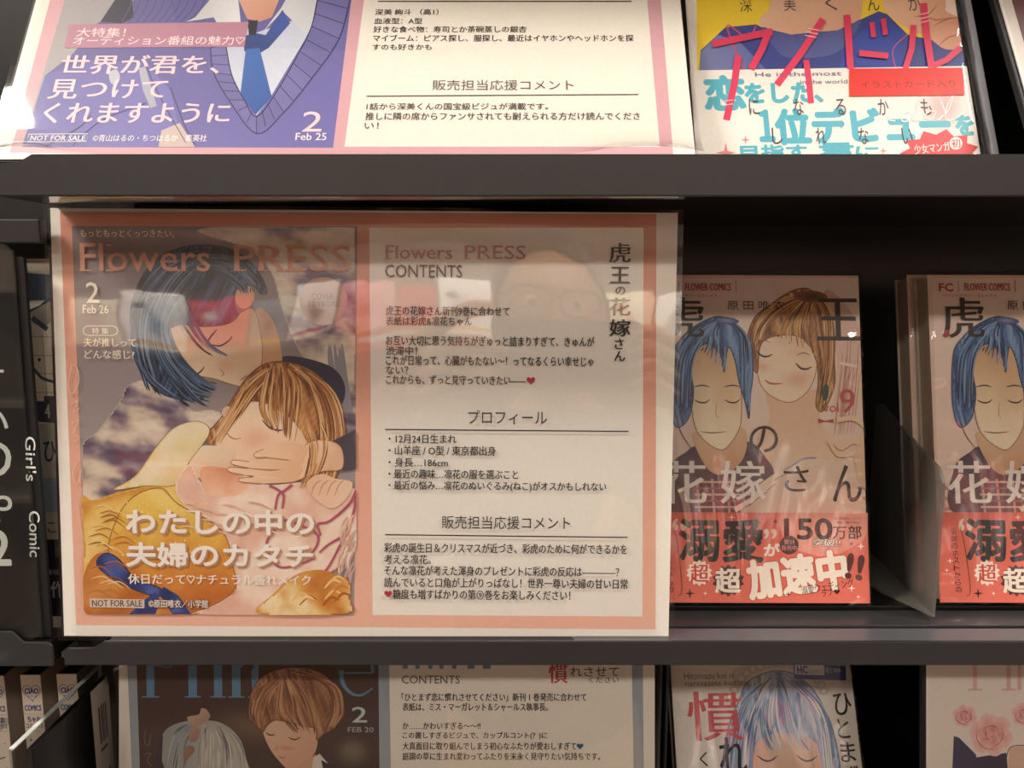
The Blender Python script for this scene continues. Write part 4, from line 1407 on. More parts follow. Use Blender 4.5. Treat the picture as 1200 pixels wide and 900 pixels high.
bm_obj('stiffening_rib', bm, M['frost'], be)

# ---- yellow and blue comic on the upper shelf
PB3 = Page((816.5, 188.3), (1147, 183), 0.1265, 0.180, R(20))
c3 = empty('comic_book', 'yellow and blue comic with large pink lettering and a white band, upper shelf', 'comic', None, matrix=PB3.m)
book_body(c3, 0.1265, 0.180, 0.0135, '#d8d2c8')
K = 2.927
k3 = lambda L: [(a / K + 790, b / K) for a, b in L]
p = Print(PB3)
sheet_base(p, 0.0003, '#ece6dc')
p.clip = (0, 0, p.pg.w, p.pg.h)
ytop = -130
p.poly([(817.5, 185), (816, 0), (822, ytop), (1108, ytop), (1126, 0), (1143, 178)], '#f2d43a', '#f0cb2e', ((950, 0), (950, 80)))
p.poly(k3([(310, -80), (600, -80), (640, 60), (560, 110), (400, 120), (290, 80), (330, 20)]), '#e9c0a4', '#dda98b', ((930, 5), (940, 38)), sm=True)
p.poly(k3([(85, 245), (90, 175), (175, 95), (280, 85), (300, 95), (400, 120), (560, 105), (700, 40), (730, 50), (800, 120), (1060, 160), (1080, 245)]), '#3d4a94', '#32408a', ((930, 30), (930, 84)))
p.poly(k3([(85, 245), (90, 180), (150, 120), (230, 150), (320, 245)]), '#7e86b4', '#5a64a4', ((820, 50), (890, 84)))
p.poly(k3([(300, 95), (400, 120), (560, 105), (640, 70), (560, 180), (400, 200), (340, 160)]), '#4d5898', '#57609c', ((890, 40), (970, 70)), sm=True)
p.poly(k3([(560, 245), (600, 150), (700, 60), (790, 110), (780, 245)]), '#3c54b0', '#2f3f9e', ((1010, 20), (1030, 84)))
p.stroke(k3([(280, 90), (250, 130), (180, 90), (240, 240)]), 1.6, '#d54a6b')
p.stroke(k3([(800, 120), (750, 170), (760, 240)]), 1.2, '#c5557a')
p.poly(k3([(740, -40), (880, -40), (985, 20), (990, 150), (930, 170), (870, 130), (800, 100), (720, 30)]), '#ecc3a4', '#dca084', ((1050, 0), (1110, 50)), sm=True)
for f in ([(900, 20), (870, 50), (820, 60)], [(985, 60), (930, 70), (890, 90)], [(985, 120), (940, 130), (905, 160)], [(870, 60), (900, 70), (960, 60)]):
    p.stroke(k3(f), 1.3, '#a8694f', taper=True)
p.poly(k3([(930, 0), (985, 0), (990, 60), (930, 40)]), '#efd9c6')
for (ch, x, y) in (('深', 245, 20), ('美', 395, 16), ('く', 537, 14), ('ん', 682, 15), ('か', 822, 15)):
    (a, b) = k3([(x, y)])[0]
    p.text(ch, a - 7, b - 9, a + 7, b + 8, '#4a3a3c', 0.0)
p.build('front_cover', M['cover'], c3)
p = Print(PB3, 0.0008)
yb0 = p.pg.P(950, 81.5)[1]
p.solid(-0.0004, 0.0002, p.pg.w + 0.0004, yb0, 0.0006, 0.0008, '#f1ece4')
p.z = 0.0008
p.clip = (0, -0.0003, p.pg.w, p.pg.h)
p.blob(1105, 128, 34, 40, '#e8a7a8', '#efe8e1')
for (x, y, r) in ((873, 165, 6), (850, 180, 12), (1034, 178, 5), (985, 150, 3)):
    p.spark(x, y, r, '#e08a8e')
TQ = '#56b4c8'
p.text('恋', 826, 91, 871, 129, TQ, 0.055, 4)
p.text('をした、', 873, 99, 962, 121, TQ, 0.06, 4)
p.text('１', 890, 131, 905, 166, TQ, 0.05, 4)
p.text('位デビュー', 909, 128, 1111, 168, TQ, 0.05, 4)
p.text('を', 1119, 136, 1139, 159, TQ, 0.06, 4)
p.text('目指す', 868, 171, 945, 196, TQ, 0.05, 4)
p.text('君', 960, 169, 1000, 200, TQ, 0.06, 4)
p.text('に', 1003, 173, 1030, 196, TQ, 0.06, 4)
p.burst(1101, 181, 48, 37, '#dc4048', 11, 0.6)
p.text('少女マンガ', 1070, 169, 1112, 180, '#f2d8d4', 0.02, rot=R(5))
p.disc(1119, 169, 7.5, '#f3e7e2')
p.text('初', 1114, 164, 1124, 174, '#c2353c', 0.02)
bd = p.build('paper_band', M['cover'], c3)
bd['label'] = 'white paper band with turquoise lettering'
p = Print(PB3, 0.0009)
p.clip = (0, 0, PB3.w, PB3.h)
PK = '#e23c63'
qk = lambda L: k3(L)
p.stroke(k3([(130, 155), (335, 112)]), 8, PK, sm=False)
p.stroke(k3([(325, 105), (300, 170), (262, 242)]), 8, PK, sm=False)
p.stroke(k3([(218, 195), (205, 290), (178, 415)]), 8, PK, sm=False)
p.stroke(k3([(508, 70), (430, 190), (350, 295)]), 8, PK, sm=False)
p.stroke(k3([(450, 210), (460, 280), (467, 358)]), 7, PK, sm=False)
p.stroke(k3([(590, 55), (597, 150), (602, 240)]), 8, PK, sm=False)
p.stroke(k3([(632, 186), (732, 196)]), 7, PK, sm=False)
p.stroke(k3([(675, 80), (682, 132)]), 6, PK, sm=False)
p.stroke(k3([(714, 68), (722, 124)]), 6, PK, sm=False)
p.stroke(k3([(818, 90), (812, 170), (790, 240)]), 7, PK, sm=False)
p.stroke(k3([(852, 15), (862, 120), (880, 236)]), 8, PK, sm=False)
p.stroke(k3([(880, 232), (930, 210), (978, 168)]), 7, PK, sm=False)
for k in range(3):
    p.stroke(k3([(445 + 6 * k, 125 - 12 * k), (485 + 6 * k, 133 - 12 * k)]), 0.9, '#f4dfe0', sm=False)
    p.stroke(k3([(838, 55 + 14 * k), (872, 47 + 14 * k)]), 0.9, '#f4dfe0', sm=False)
for k in range(2):
    p.stroke(k3([(162, 352 + 14 * k), (200, 346 + 14 * k)]), 0.9, '#f4dfe0', sm=False)
p.text('He is the most', 884, 85.5, 985, 90.5, '#6c6f86', 0.0)
p.text('in the world', 937, 94.5, 992, 99.5, '#6c6f86', 0.0)
BB = '#4b4146'
for (t, y0, y1, xs) in (('になるかも', 117, 136, (883, 935, 984, 1034, 1084)), ('しれない', 151, 170, (910, 961, 1011, 1062))):
    for ch, x in zip(t, xs):
        p.text(ch, x - 6, y0, x + 6, y1, BB, 0.0, 3)
for sc_ in ([(1042, 131), (1040, 141), (1048, 143)], [(1066, 132), (1056, 136), (1056, 143), (1064, 141), (1076, 118), (1068, 141), (1078, 141)], [(1088, 131), (1082, 138), (1090, 141), (1095, 133), (1088, 131)], [(1098, 142), (1110, 130), (1116, 112), (1107, 130), (1108, 142), (1120, 139), (1134, 128)]):
    p.stroke(sc_, 1.5, '#f6e6e4')
tl = p.build('title_lettering', M['cover'], c3)
p = Print(PB3, 0.0011)
p.poly([(994, 82), (1127, 81), (1128.5, 113), (994, 114.5)], '#e02a20')
p.text('イラストカード入り', 1007, 96, 1118, 104.5, '#8c1d16', 0.0)
st = p.build('sticker', M['cover'], c3)
st['label'] = 'red sticker with dark lettering'
wrap(c3, 0.1265, 0.180, 0.0135, 0.0022, 5)

# tray beside it and the next card at the right edge
bm = bmesh.new()
PT = Page((1148, 188), (1175, 187), 0.0085, 0.19, R(20), depth=0.344)
tr = empty('card_tray', 'dark grey display tray right of the yellow and blue comic', 'tray', None, matrix=PT.m)
add_box(bm, 0.0003, 0.0068, 0, 0.19, -0.030, -0.004, 0.0012)
bm_obj('tray_body', bm, mat('tray_plastic', '#525254', 0.3), tr)
bm = bmesh.new()
add_box(bm, 0.0070, 0.0102, 0, 0.19, -0.030, -0.001, 0.0008)
bm_obj('tray_rim', bm, mat('tray_rim_plastic', '#8a8a8e', 0.35), tr)
PE = Page((1222, 184), (2045, 184), 0.297, 0.21, R(28))
card_edge = empty('promo_card', 'promo card with a maroon stripe right of the dark display tray', 'promo card', 'promo cards', matrix=PE.m)
p = Print(PE)
sheet_base(p, white='#d8d0c8')
x1 = PE.w
p.rect_mm(0.0055, 0.009, x1 - 0.0055, 0.204, '#6d4a4c')
p.rect_mm(0.022, 0.02, x1 - 0.02, 0.19, '#d9d0c6')
p.build('printed_sheet', M['paper'], card_edge)
backing(card_edge, PE, 0.004)
sleeve(card_edge, PE, 0.003)

# ---- maid comic on the lowest shelf
PB4 = Page((793, 900), (1014, 896), 0.113, 0.192, R(22), depth=0.470)
_a = PB4.P(790, 781)
PB4.o = PB4.o + PB4.uy * (_a[1] + 0.012 - 0.192) + PB4.ux * 0.0
PB4.m = Matrix.Translation(PB4.o) @ Matrix((PB4.ux, PB4.uy, PB4.n)).transposed().to_4x4()
c4 = empty('comic_book', 'white comic with a pale-blue-haired figure in a frilled headband on the lowest shelf', 'comic', None, matrix=PB4.m)
book_body(c4, 0.113, 0.192, 0.014, '#e2dcd4')
p = Print(PB4)
sheet_base(p, 0.0003, '#e6ded3')
k4 = qr
p.poly(k4([(250, 170), (245, 130), (280, 110), (400, 80), (500, 100), (545, 150), (550, 220), (530, 240), (480, 160), (380, 120), (290, 190), (265, 200)]), '#cfcac6', '#e4ded7', ((880, 775), (900, 810)), sm=True)
for k in range(16):
    t = math.pi * (1.08 + 0.85 * k / 15)
    (a, b) = k4([(398 + 150 * math.cos(t), 220 + 118 * math.sin(t))])[0]
    p.blob(a, b, 6, 5, '#e9e4de', '#bdb6b2', t, 10, 0.2)
HD = [(265, 230), (290, 170), (340, 140), (390, 128), (450, 140), (510, 190), (550, 260), (580, 340), (600, 480), (580, 620), (230, 620), (210, 480), (230, 320)]
p.poly(k4(HD), '#8fa3c2', '#6e86b2', ((905, 790), (905, 890)), sm=True)
p.field(k4(HD), silk(('#5b76a6', '#7f98c0', '#a3b6d2', '#c3d0de', '#dfe4ea'), R(85), 0.3, seed=6), 1.8)
p.line(k4(HD), 0.8, '#48587c')
p.poly(k4([(330, 360), (400, 330), (500, 350), (530, 400), (540, 520), (500, 620), (340, 620), (310, 500), (315, 400)]), '#e6c9b4', '#dfb49c', ((905, 860), (905, 910)), sm=True)
MB = ['#a9bad2', '#7f97bd', '#5a739f', '#d3dbe2', '#6d86b0', '#c2cddb', '#eee9e2']
p.strands(k4([(370, 145), (280, 220), (240, 340), (225, 520)]), k4([(390, 140), (340, 260), (320, 360), (310, 520)]), 60, MB, 1.7, 1.4)
p.strands(k4([(380, 150), (330, 260), (330, 330), (350, 390)]), k4([(400, 150), (440, 260), (460, 330), (500, 390)]), 60, MB, 1.7, 1.2)
p.strands(k4([(400, 145), (480, 220), (520, 320), (540, 520)]), k4([(420, 140), (530, 230), (575, 340), (590, 520)]), 60, MB, 1.7, 1.4)
p.stroke(k4([(375, 150), (345, 180), (320, 240)]), 1.2, '#33405c', taper=True)
p.stroke(k4([(385, 150), (415, 180), (430, 230)]), 1.2, '#33405c', taper=True)
for (x, y) in ((360, 405), (490, 405)):
    p.stroke(k4([(x - 34, y), (x - 10, y + 16), (x + 12, y + 16), (x + 34, y)]), 2.2, '#3b2e3c', taper=True)
    p.blob(*k4([(x, y + 45)])[0], 8, 4, '#dd9f8c', '#e2bca6')
p.text('Hitomazu koi ni', 801.5, 788, 860, 795.5, '#6b5a50', 0.0)
p.text('naresasete kudasai', 803, 797, 877, 803.5, '#6b5a50', 0.0)
p.text('慣', 806, 810, 869, 868, '#d0555c', 0.0, 4, hb=0.03)
p.text('れ', 843, 864, 874, 906, '#241c1c', 0.014, 4)
p.text('く', 820, 881, 829, 898, '#241c1c', 0.01, 3)
for (c, x0, y0, x1_, y1_) in (('ひ', 977, 812, 997, 838), ('と', 981, 842, 995, 865), ('ま', 985, 869, 1002, 893), ('ず', 988, 897, 1006, 920)):
    p.text(c, x0, y0, x1_, y1_, '#241c1c', 0.014, 4)
p.poly(k4([(445, 108), (616, 112), (617, 160), (447, 155)]), '#2b4b94')
p.poly(k4([(449, 108), (545, 110), (546, 143), (450, 140)]), '#e9eaf0')
p.text('HC', 934, 780.5, 946, 789, '#2b4b94', 0.05)
p.text('COMICS', 948, 785, 963, 788.5, '#2b4b94', 0.0)
p.text('花とゆめ', 967, 782, 985, 788.5, '#dfe5f2', 0.02)
p.build('front_cover', M['cover'], c4)
wrap(c4, 0.113, 0.192, 0.014, 0.0016, 9)
p = Print(PB4)
c4b = dup(c4, offset=PB4.ux * 0.006 + Vector((0, 0.0180, 0)), label='white comic just behind the frilled-headband one, its pale spine showing')
# dark magazine edges left of it
for k, xx in enumerate((774, 782)):
    a = UY(xx, 800, 0.43 + 0.006 * k)
    t = empty('dark_folder', ['black folder edge beside the card with the brown picture', 'black folder edge beside the frilled-headband comic'][k], 'folder', None, (a.x, a.y, 1.039))
    bm = bmesh.new()
    add_box(bm, -0.0012, 0.0012, 0, 0.07, 0, 0.196, 0.0004)
    bm_obj('cover', bm, M['backing'], t)
    bm = bmesh.new()
    add_box(bm, -0.0004, 0.0004, -0.001, 0.06, 0.001, 0.194)
    bm_obj('leaf', bm, mat('grey_leaf', '#3a3735', 0.5), t)

# ------------------------------------------------------------------ the bay on the left
PG = Page((-124, 748), (49.5, 747), 0.0, 0.187, R(1.8), depth=0.376)
PG.w = (U(49.5, 747, 0.376) - PG.o).length
sg = empty('section_sign', 'black section sign with white lettering in a clear holder on the left bay', 'sign', None, matrix=PG.m)
p = Print(PG)
p.solid(0, 0, PG.w, PG.h, -0.0008, 0, '#1d1a19')
for (ch, y0, y1, x0, x1) in (('そ', 420, 455, -38, 4), ('い', 482, 508, -26, 9), ('つ', 518, 562, -36, 13), ('ゃ', 574, 612, -22, 14)):
    p.text(ch, x0, y0, x1, y1, '#f4f1ec', 0.012, 4)
p.text('2', -12, 622, 11, 662, '#f4f1ec', 0.03, 4)
p.text("Girl's", 9.5, 538 - 6, 62.5, 538 + 6, '#f1eee8', 0.01, 4, rot=R(-90.0) - 0.055)
p.text('Comic', 13, 626 - 6, 68, 626 + 6, '#f1eee8', 0.01, 4, rot=R(-90.0) - 0.055)
p.build('sign_card', M['paper'], sg)
bm = bmesh.new()
w_, h_ = PG.w, PG.h
def rounded(x0, y0, x1, y1, r, n=6):
    out = []
    for (cx, cy, a0) in ((x1 - r, y0 + r, -90), (x1 - r, y1 - r, 0), (x0 + r, y1 - r, 90), (x0 + r, y0 + r, 180)):
        for k in range(n + 1):
            a = R(a0 + 90 * k / n)
            out.append((cx + r * math.cos(a), cy + r * math.sin(a)))
    return out
add_prism(bm, rounded(-0.002, 0.0, w_ + 0.001, h_ + 0.003, 0.006), 'z', 0.0008, 0.0026)
bm_obj('clear_front', bm, M['acrylic'], sg)
bm = bmesh.new()
add_prism(bm, rounded(0.0, 0.0, w_ + 0.0038, h_ - 0.003, 0.0015), 'z', -0.0032, -0.001)
bm_obj('black_holder', bm, M['backing'], sg)

# comic behind the sign
PL1 = Page((-170, 735), (72, 735), 0.112, 0.1845, R(3), depth=0.389)
lc = empty('comic_book', 'pale comic with a checked cover, seen between the black sign and pink-framed card', 'comic', None, matrix=PL1.m)
book_body(lc, 0.112, 0.1845, 0.012, '#cfc6b8')
p = Print(PL1)
sheet_base(p, 0.0003, '#e6dcc9')
p.poly([(10, 318), (60, 322), (60, 352), (10, 352)], '#5f6e80')
p.stroke([(20, 372), (48, 360), (60, 350)], 5, '#39465a', sm=False)
p.poly([(36, 366), (60, 352), (60, 378), (50, 384), (38, 378)], '#9a9189')
p.stroke([(38, 372), (56, 386)], 6, '#4c5666', sm=False)
for y in (394, 416, 437, 459):
    p.stroke([(-20, y), (70, y + 1)], 0.8, '#8d8274', sm=False)
for x in (30, 50):
    p.stroke([(x, 392), (x + 6, 470)], 0.8, '#8d8274', sm=False)
p.disc(46.5, 421.5, 2, '#2f3c4c', 12)
p.stroke([(40, 432), (50, 443), (66, 448)], 3.4, '#4c5666')
p.poly([(42, 470), (52, 470), (52, 464), (66, 464), (66, 496), (42, 494)], '#4c4a58')
p.text('4', 53, 474, 59, 490, '#c9c0b4', 0.02)
p.poly([(20, 496), (72, 496), (74, 560), (20, 560)], '#b9b0a4')
p.text('ひ', 52, 517, 66, 541, '#2d3a55', 0.02, 4)
p.poly([(20, 560), (72, 560), (75, 600), (20, 600)], '#8d99a6')
p.poly([(20, 600), (74, 600), (76, 632), (20, 632)], '#b8ada0')
p.text('こ', 56, 612, 66, 624, '#3b3733', 0.01)
p.poly([(20, 632), (74, 632), (77, 722), (20, 722)], '#26272b')
p.text('会', 57, 667, 62, 673, '#c9c5bd', 0.0)
p.text('征', 63, 667, 70, 673, '#c9c5bd', 0.0)
p.text('作', 60, 681, 76, 700, '#b8c4cc', 0.014)
p.build('front_cover', M['cover'], lc)
wrap(lc, 0.112, 0.1845, 0.012, 0.0014, 12)

# spines on the lowest shelf of the left bay
spine_mat = M['cover']
M['side'] = mat('cover_side', '#b9a999', 0.5)
NV = '#2f3f86'


def spine_book(px, top_y, yy, label):
    a = UY(px, top_y, yy)
    hgt = a.z - 1.0435
    t = empty('comic_book', label, 'comic', 'spine-out comics at the lower left', (a.x, yy, 1.0435))
    w = 0.0128
    bm = bmesh.new()
    add_box(bm, 0.0005, w - 0.0005, 0.003, 0.108, 0.001, hgt - 0.0012)
    bm_obj('page_block', bm, mat('shaded_page_block', '#3c302a', 0.8, noise=0.2, scale=800), t)  # page colour darkened to stand in for the shade on the book tops
    bm = bmesh.new()
    add_box(bm, 0, 0.0005, 0.0006, 0.112, 0, hgt)
    add_box(bm, w - 0.0005, w, 0.0006, 0.112, 0, hgt)
    bm_obj('covers', bm, M['side'], t)

    class SP:
        pass
    pg = SP()
    pg.w, pg.h = w, hgt
    pg.P = lambda x, y: (x, y)
    p = Print(pg)
    p.text_flip = True
    p.solid(0, 0, w, hgt, -0.0006, 0, '#e0d3c2')
    # page units here are metres from the foot of the spine
    def tx(s, x0, y0, x1, y1, col, bold=0.0): p.text(s, x0, y1, x1, y0, col, bold, 3)
    H = hgt
    c = 0.0064
    hp = []
    for i in range(36):
        q = 2 * math.pi * i / 36
        hp.append((c + 0.0056 * math.sin(q) ** 3, H - 0.0118 + 0.0062 * (13 * math.cos(q) - 5 * math.cos(2 * q) - 2 * math.cos(3 * q) - math.cos(4 * q)) / 16))
    p.stroke(hp + [hp[0]], 0.0004, NV, sm=False)
    tx('CIAO', c - 0.0044, H - 0.0128, c + 0.0044, H - 0.0092, NV, 0.06)
    for k in (-1, 0, 1): p.spark(c + 0.0022 * k, H - 0.0146, 0.001, NV)
    tx('COMICS', c - 0.0052, H - 0.0245, c + 0.0052, H - 0.0208, NV, 0.04)
    p.stroke([(0.0003, H - 0.027), (w - 0.0003, H - 0.027)], 0.0002, '#8f6f5c', sm=False)
    tx('ちゃお', c - 0.0042, H - 0.0325, c + 0.0042, H - 0.0285, NV, 0.04)
    tx('コミックス', c - 0.0056, H - 0.0368, c + 0.0056, H - 0.0333, NV, 0.03)
    p.stroke([(0.0003, H - 0.0385), (w - 0.0003, H - 0.0385)], 0.0002, '#8f6f5c', sm=False)
    p.spark(0.003, H - 0.045, 0.0016, '#2a2a33')
    p.spark(0.009, H - 0.047, 0.0008, '#2a2a33')
    p.stroke([(0.004, H - 0.058), (0.0085, H - 0.0565)], 0.0009, NV, sm=False)
    p.stroke([(0.0095, H - 0.064), (0.005, H - 0.070), (0.003, H - 0.080), (0.005, H - 0.092)], 0.0011, NV)
    for yq in (0.066, 0.072, 0.078, 0.084):
        p.stroke([(0.0085, H - yq), (0.0118, H - yq - 0.002)], 0.0008, '#2a2a33', sm=False)
    o = p.build('spine', spine_mat, t)
    # stand the printed face up: x along the spine, y up, facing the aisle
    o.matrix_local = Matrix(((1, 0, 0, 0), (0, 0, -1, 0), (0, 1, 0, 0), (0, 0, 0, 1)))
    return t


spine_book(-19, 792, 0.462, 'spine-out comic cut off by the left edge, leftmost of the row')
spine_book(23.5, 791, 0.462, 'spine-out comic with a navy heart mark, whole spine top in view')
spine_book(66, 790, 0.462, 'spine-out comic with a navy heart mark, half hidden by the clear plastic edge')

# clear acrylic dividers, seen edge-on
def divider(label, x, y0, y1, z0, z1, flange, thick=0.0022):
    t = empty('acrylic_divider', label, 'divider', 'clear acrylic dividers', (x, y0, z0))
    bm = bmesh.new()
    add_box(bm, 0, thick, 0, y1 - y0, 0, z1 - z0, 0.0004)
    bm_obj('upright_plate', bm, M['acrylic'], t)
    bm = bmesh.new()
    add_box(bm, 0, thick, 0.0005, y1 - y0 - 0.0005, z1 - z0, z1 - z0 + 0.0007)
    bm_obj('edge_glint', bm, M['edge'], t)
    bm = bmesh.new()
    add_box(bm, thick, thick + flange, 0.0, y1 - y0, 0.0, 0.0016, 0.0004)
    bm_obj('foot_flange', bm, M['acrylic'], t)
    return t


M['edge'] = mat('acrylic_edge_glint', '#d6d8d2', 0.25)  # whitish colour stands in for light caught along the clear edge
M['edge'].node_tree.nodes['Principled BSDF'].inputs['Alpha'].default_value = 0.8
e0 = UY(19, 880, 0.338)
e1 = UY(123, 782, 0.41)
divider('clear acrylic divider holding the black back cover at the lower left', e0.x - 0.004, 0.3385, 0.418, 1.0435, e0.z, 0.012)
f0 = UY(0, 794, 0.338)
divider('clear acrylic strip above the comic spines, under the left shelf lip', f0.x - 0.012, 0.338, 0.349, 1.235, f0.z, 0.006)

# black-backed comic standing sideways in the divider
bx = e0.x + 0.0005
sb = empty('booklet', 'thin dark booklet standing sideways in the clear divider, white barcode strip', 'booklet', None, (bx, 0.345, 1.0455))
zt = UY(104, 812, 0.40).z - 1.0455
class PX: pass
pgx = PX()
pgx.w, pgx.h = 0.070, e0.z - 0.0035 - 1.0455
pgx.P = lambda x, y: (x, y)
p = Print(pgx)
p.solid(0, 0, pgx.w, pgx.h, -0.0006, 0, '#141213')
H = pgx.h
p.blob(0.026, H - 0.052, 0.020, 0.030, '#3b3532', '#1b1818', 0.1)
p.strands([(0.02, H - 0.03), (0.012, H - 0.05), (0.014, H - 0.085)], [(0.034, H - 0.03), (0.043, H - 0.05), (0.04, H - 0.085)], 30, ['#4a433f', '#2b2625', '#393330'], 0.0012, 0.001)
p.poly([(0.051, 0), (0.0695, 0), (0.0695, H), (0.051, H)], '#d5c6b2')
for y0 in (H - 0.035, H - 0.075, H - 0.115):
    xx = 0.057
    while xx < 0.065:
        wv = rnd.choice((0.0005, 0.0009, 0.0013))
        p.poly([(xx, y0), (xx + wv, y0), (xx + wv, y0 + 0.022), (xx, y0 + 0.022)], '#3a322c')
        xx += wv + rnd.choice((0.0005, 0.0009))
    p.poly([(0.057, y0 - 0.005), (0.064, y0 - 0.005), (0.064, y0 - 0.003), (0.057, y0 - 0.003)], '#6a5d50')
o = p.build('back_cover', M['cover'], sb)
o.matrix_local = Matrix(((0, 0, 1, 0.0030), (1, 0, 0, 0), (0, 1, 0, 0), (0, 0, 0, 1)))
bm = bmesh.new()
add_box(bm, 0.0005, 0.0023, 0.001, 0.069, 0.001, H - 0.001)
bm_obj('page_block', bm, M['backing'], sb)
bm = bmesh.new()
add_box(bm, 0, 0.0005, 0, 0.070, 0, H)
add_box(bm, 0, 0.0024, -0.0006, 0, 0, H)
bm_obj('cover_board', bm, M['backing'], sb)

# ------------------------------------------------------------------ across the aisle: the shelves the sleeves mirror
YO = -2.30
oc = empty('aisle_bookcase', 'dark bookcase across the aisle, seen only as a reflection in the sleeves', 'bookcase', None, (0, YO, 0))
for (nm, a) in (('back_panel', (-2.2, 2.2, -0.42, -0.40, 0, 2.3)), ('plinth', (-2.2, 2.2, -0.40, 0.0, 0, 0.12)), ('shelf_board', (-2.2, 2.2, -0.40, 0.0, 0.72, 0.745)), ('shelf_board', (-2.2, 2.2, -0.40, 0.0, 1.10, 1.125)), ('shelf_board', (-2.2, 2.2, -0.40, 0.0, 1.555, 1.58)), ('shelf_board', (-2.2, 2.2, -0.40, 0.0, 2.0, 2.025)), ('side_panel', (-2.22, -2.2, -0.42, 0, 0, 2.3)), ('side_panel', (2.2, 2.22, -0.42, 0, 0, 2.3))):
    bm = bmesh.new()
    add_box(bm, *a, 0.002, 1)
    bm_obj(nm, bm, mat('brown_grey_board', '#8a7a6b', 0.5, noise=0.1, scale=20), oc)
lamp('aisle_shelf_light', (0, YO + 0.05, 1.985), 4.0, 0.04, 40, WARM, (0, YO - 0.10, 1.58))
cols = [('cream', '#efe2c4'), ('white', '#f1ece4'), ('rose', '#d9626a'), ('grey', '#8f9498'), ('white', '#ece6de'), ('pink', '#e39aa0'), ('red', '#c8433c'), ('white', '#f2eee8'), ('cream', '#ead9b0'), ('blush', '#e8b9ae')]
x = -1.75
i = 0
while x < 1.9:
    nm, c = cols[i % len(cols)]
    w = 0.17 + 0.03 * ((i * 7) % 3)
    t = empty('magazine', '%s magazine face out across the aisle, number %s along' % (nm, ['one', 'two', 'three', 'four', 'five', 'six', 'seven', 'eight', 'nine', 'ten', 'eleven', 'twelve', 'thirteen', 'fourteen', 'fifteen', 'sixteen', 'seventeen', 'eighteen', 'nineteen', 'twenty'][i]), 'magazine', 'magazines across the aisle', (x, YO - 0.12, 1.58))
    hh = 0.19 + 0.02 * ((i * 5) % 3)
    class PQ: pass
    pq = PQ()
    pq.w, pq.h = w, hh
    pq.P = lambda a, b: (a, b)
    p = Print(pq)
    p.solid(0, 0, w, hh, -0.012, 0, c)
    p.blob(w * 0.5, hh * 0.45, w * 0.3, hh * 0.28, rnd.choice(['#c9505a', '#4a4650', '#e8c7ae', '#d98a90', '#6f7a84']), c, 0.3, 16, 0.3)
    p.blob(w * 0.3, hh * 0.7, w * 0.2, hh * 0.12, rnd.choice(['#a6323a', '#33323a', '#f4ead8', '#cf6f50']), c, 0.2, 16, 0.3)
    p.poly([(w * 0.08, hh * 0.08), (w * 0.9, hh * 0.08), (w * 0.9, hh * 0.15), (w * 0.08, hh * 0.15)], rnd.choice(['#c23a3a', '#55504c', '#e9b43c']))
    o = p.build('cover', M['cover'], t)
    o.matrix_local = Matrix(((-1, 0, 0, w), (0, 0, 1, 0), (0, 1, 0, 0), (0, 0, 0, 1))) if False else Matrix(((1, 0, 0, 0), (0, 0, 1, 0), (0, 1, 0, 0), (0, 0, 0, 1)))
    x += w + 0.015
    i += 1
for k, (xa, xb, za, zb) in enumerate(((-0.62, -0.30, 1.50, 1.60), (0.95, 1.3, 1.50, 1.58), (-1.6, -1.2, 1.06, 1.16))):
    t = empty('shelf_sign', ['orange-red shelf sign across the aisle, left of the person', 'orange-red shelf sign across the aisle, right of the person', 'orange-red shelf sign low across the aisle'][k], 'sign', 'orange shelf signs across the aisle', (xa, YO + 0.002, za))
    bm = bmesh.new()
    add_box(bm, 0, xb - xa, 0, 0.004, 0, zb - za, 0.001)
    bm_obj('board', bm, mat('orange_red_board', '#d9553a', 0.5), t)
    bm = bmesh.new()
    add_box(bm, 0.03, xb - xa - 0.03, 0.004, 0.006, 0.045, 0.065)
    bm_obj('white_strip', bm, mat('white_strip_paper', '#f3efe8', 0.6), t)

# ------------------------------------------------------------------ the person taking the picture (seen in the sleeve's reflection)
def skin_object(name, verts, edges, radii, m, parent=None, sub=2, root=0):
    me = bpy.data.meshes.new(name)
    me.from_pydata(verts, edges, [])
    o = link(name, me, m, parent)
    s = o.modifiers.new('skin', 'SKIN')
    s.use_smooth_shade = True
    for i, r in enumerate(radii):
        d = me.skin_vertices[0].data[i]
        r = r if isinstance(r, tuple) else (r, r)
        d.radius = r
        d.use_root = (i == root)
    if sub:
        ss = o.modifiers.new('sub', 'SUBSURF')
        ss.levels = ss.render_levels = sub
    return o


class Chain:
    def __init__(s): s.v, s.e, s.r = [], [], []
    def add(s, co, r, prev=None):
        s.v.append(tuple(co)); s.r.append(r)
        if prev is not None: s.e.append((prev, len(s.v) - 1))
        return len(s.v) - 1
    def path(s, pts, prev=None):
        for co, r in pts: prev = s.add(co, r, prev)
        return prev


PX0, PY0 = 0.055, -0.47
per = empty('person', 'person in dark jacket, glasses and white face mask, holding up a phone', 'person', None, (PX0, PY0, 0))
c = Chain()
pel = c.add((0, 0, 0.92), (0.15, 0.105))
ch = c.path([((0, -0.005, 1.05), (0.145, 0.10)), ((0, -0.01, 1.20), (0.16, 0.11)), ((0, -0.005, 1.28), (0.155, 0.105)), ((0, 0.0, 1.35), (0.075, 0.065)), ((0, 0.015, 1.415), (0.054, 0.056)), ((0, 0.025, 1.45), (0.055, 0.06))], pel)
chest = 2
for sx in (-1, 1):
    c.path([((sx * 0.09, 0, 0.86), 0.095), ((sx * 0.10, 0.01, 0.66), 0.078), ((sx * 0.10, 0.015, 0.47), 0.056), ((sx * 0.10, 0.0, 0.30), 0.055), ((sx * 0.10, -0.015, 0.09), 0.038), ((sx * 0.105, 0.03, 0.045), 0.038), ((sx * 0.11, 0.13, 0.03), (0.042, 0.024))], pel)
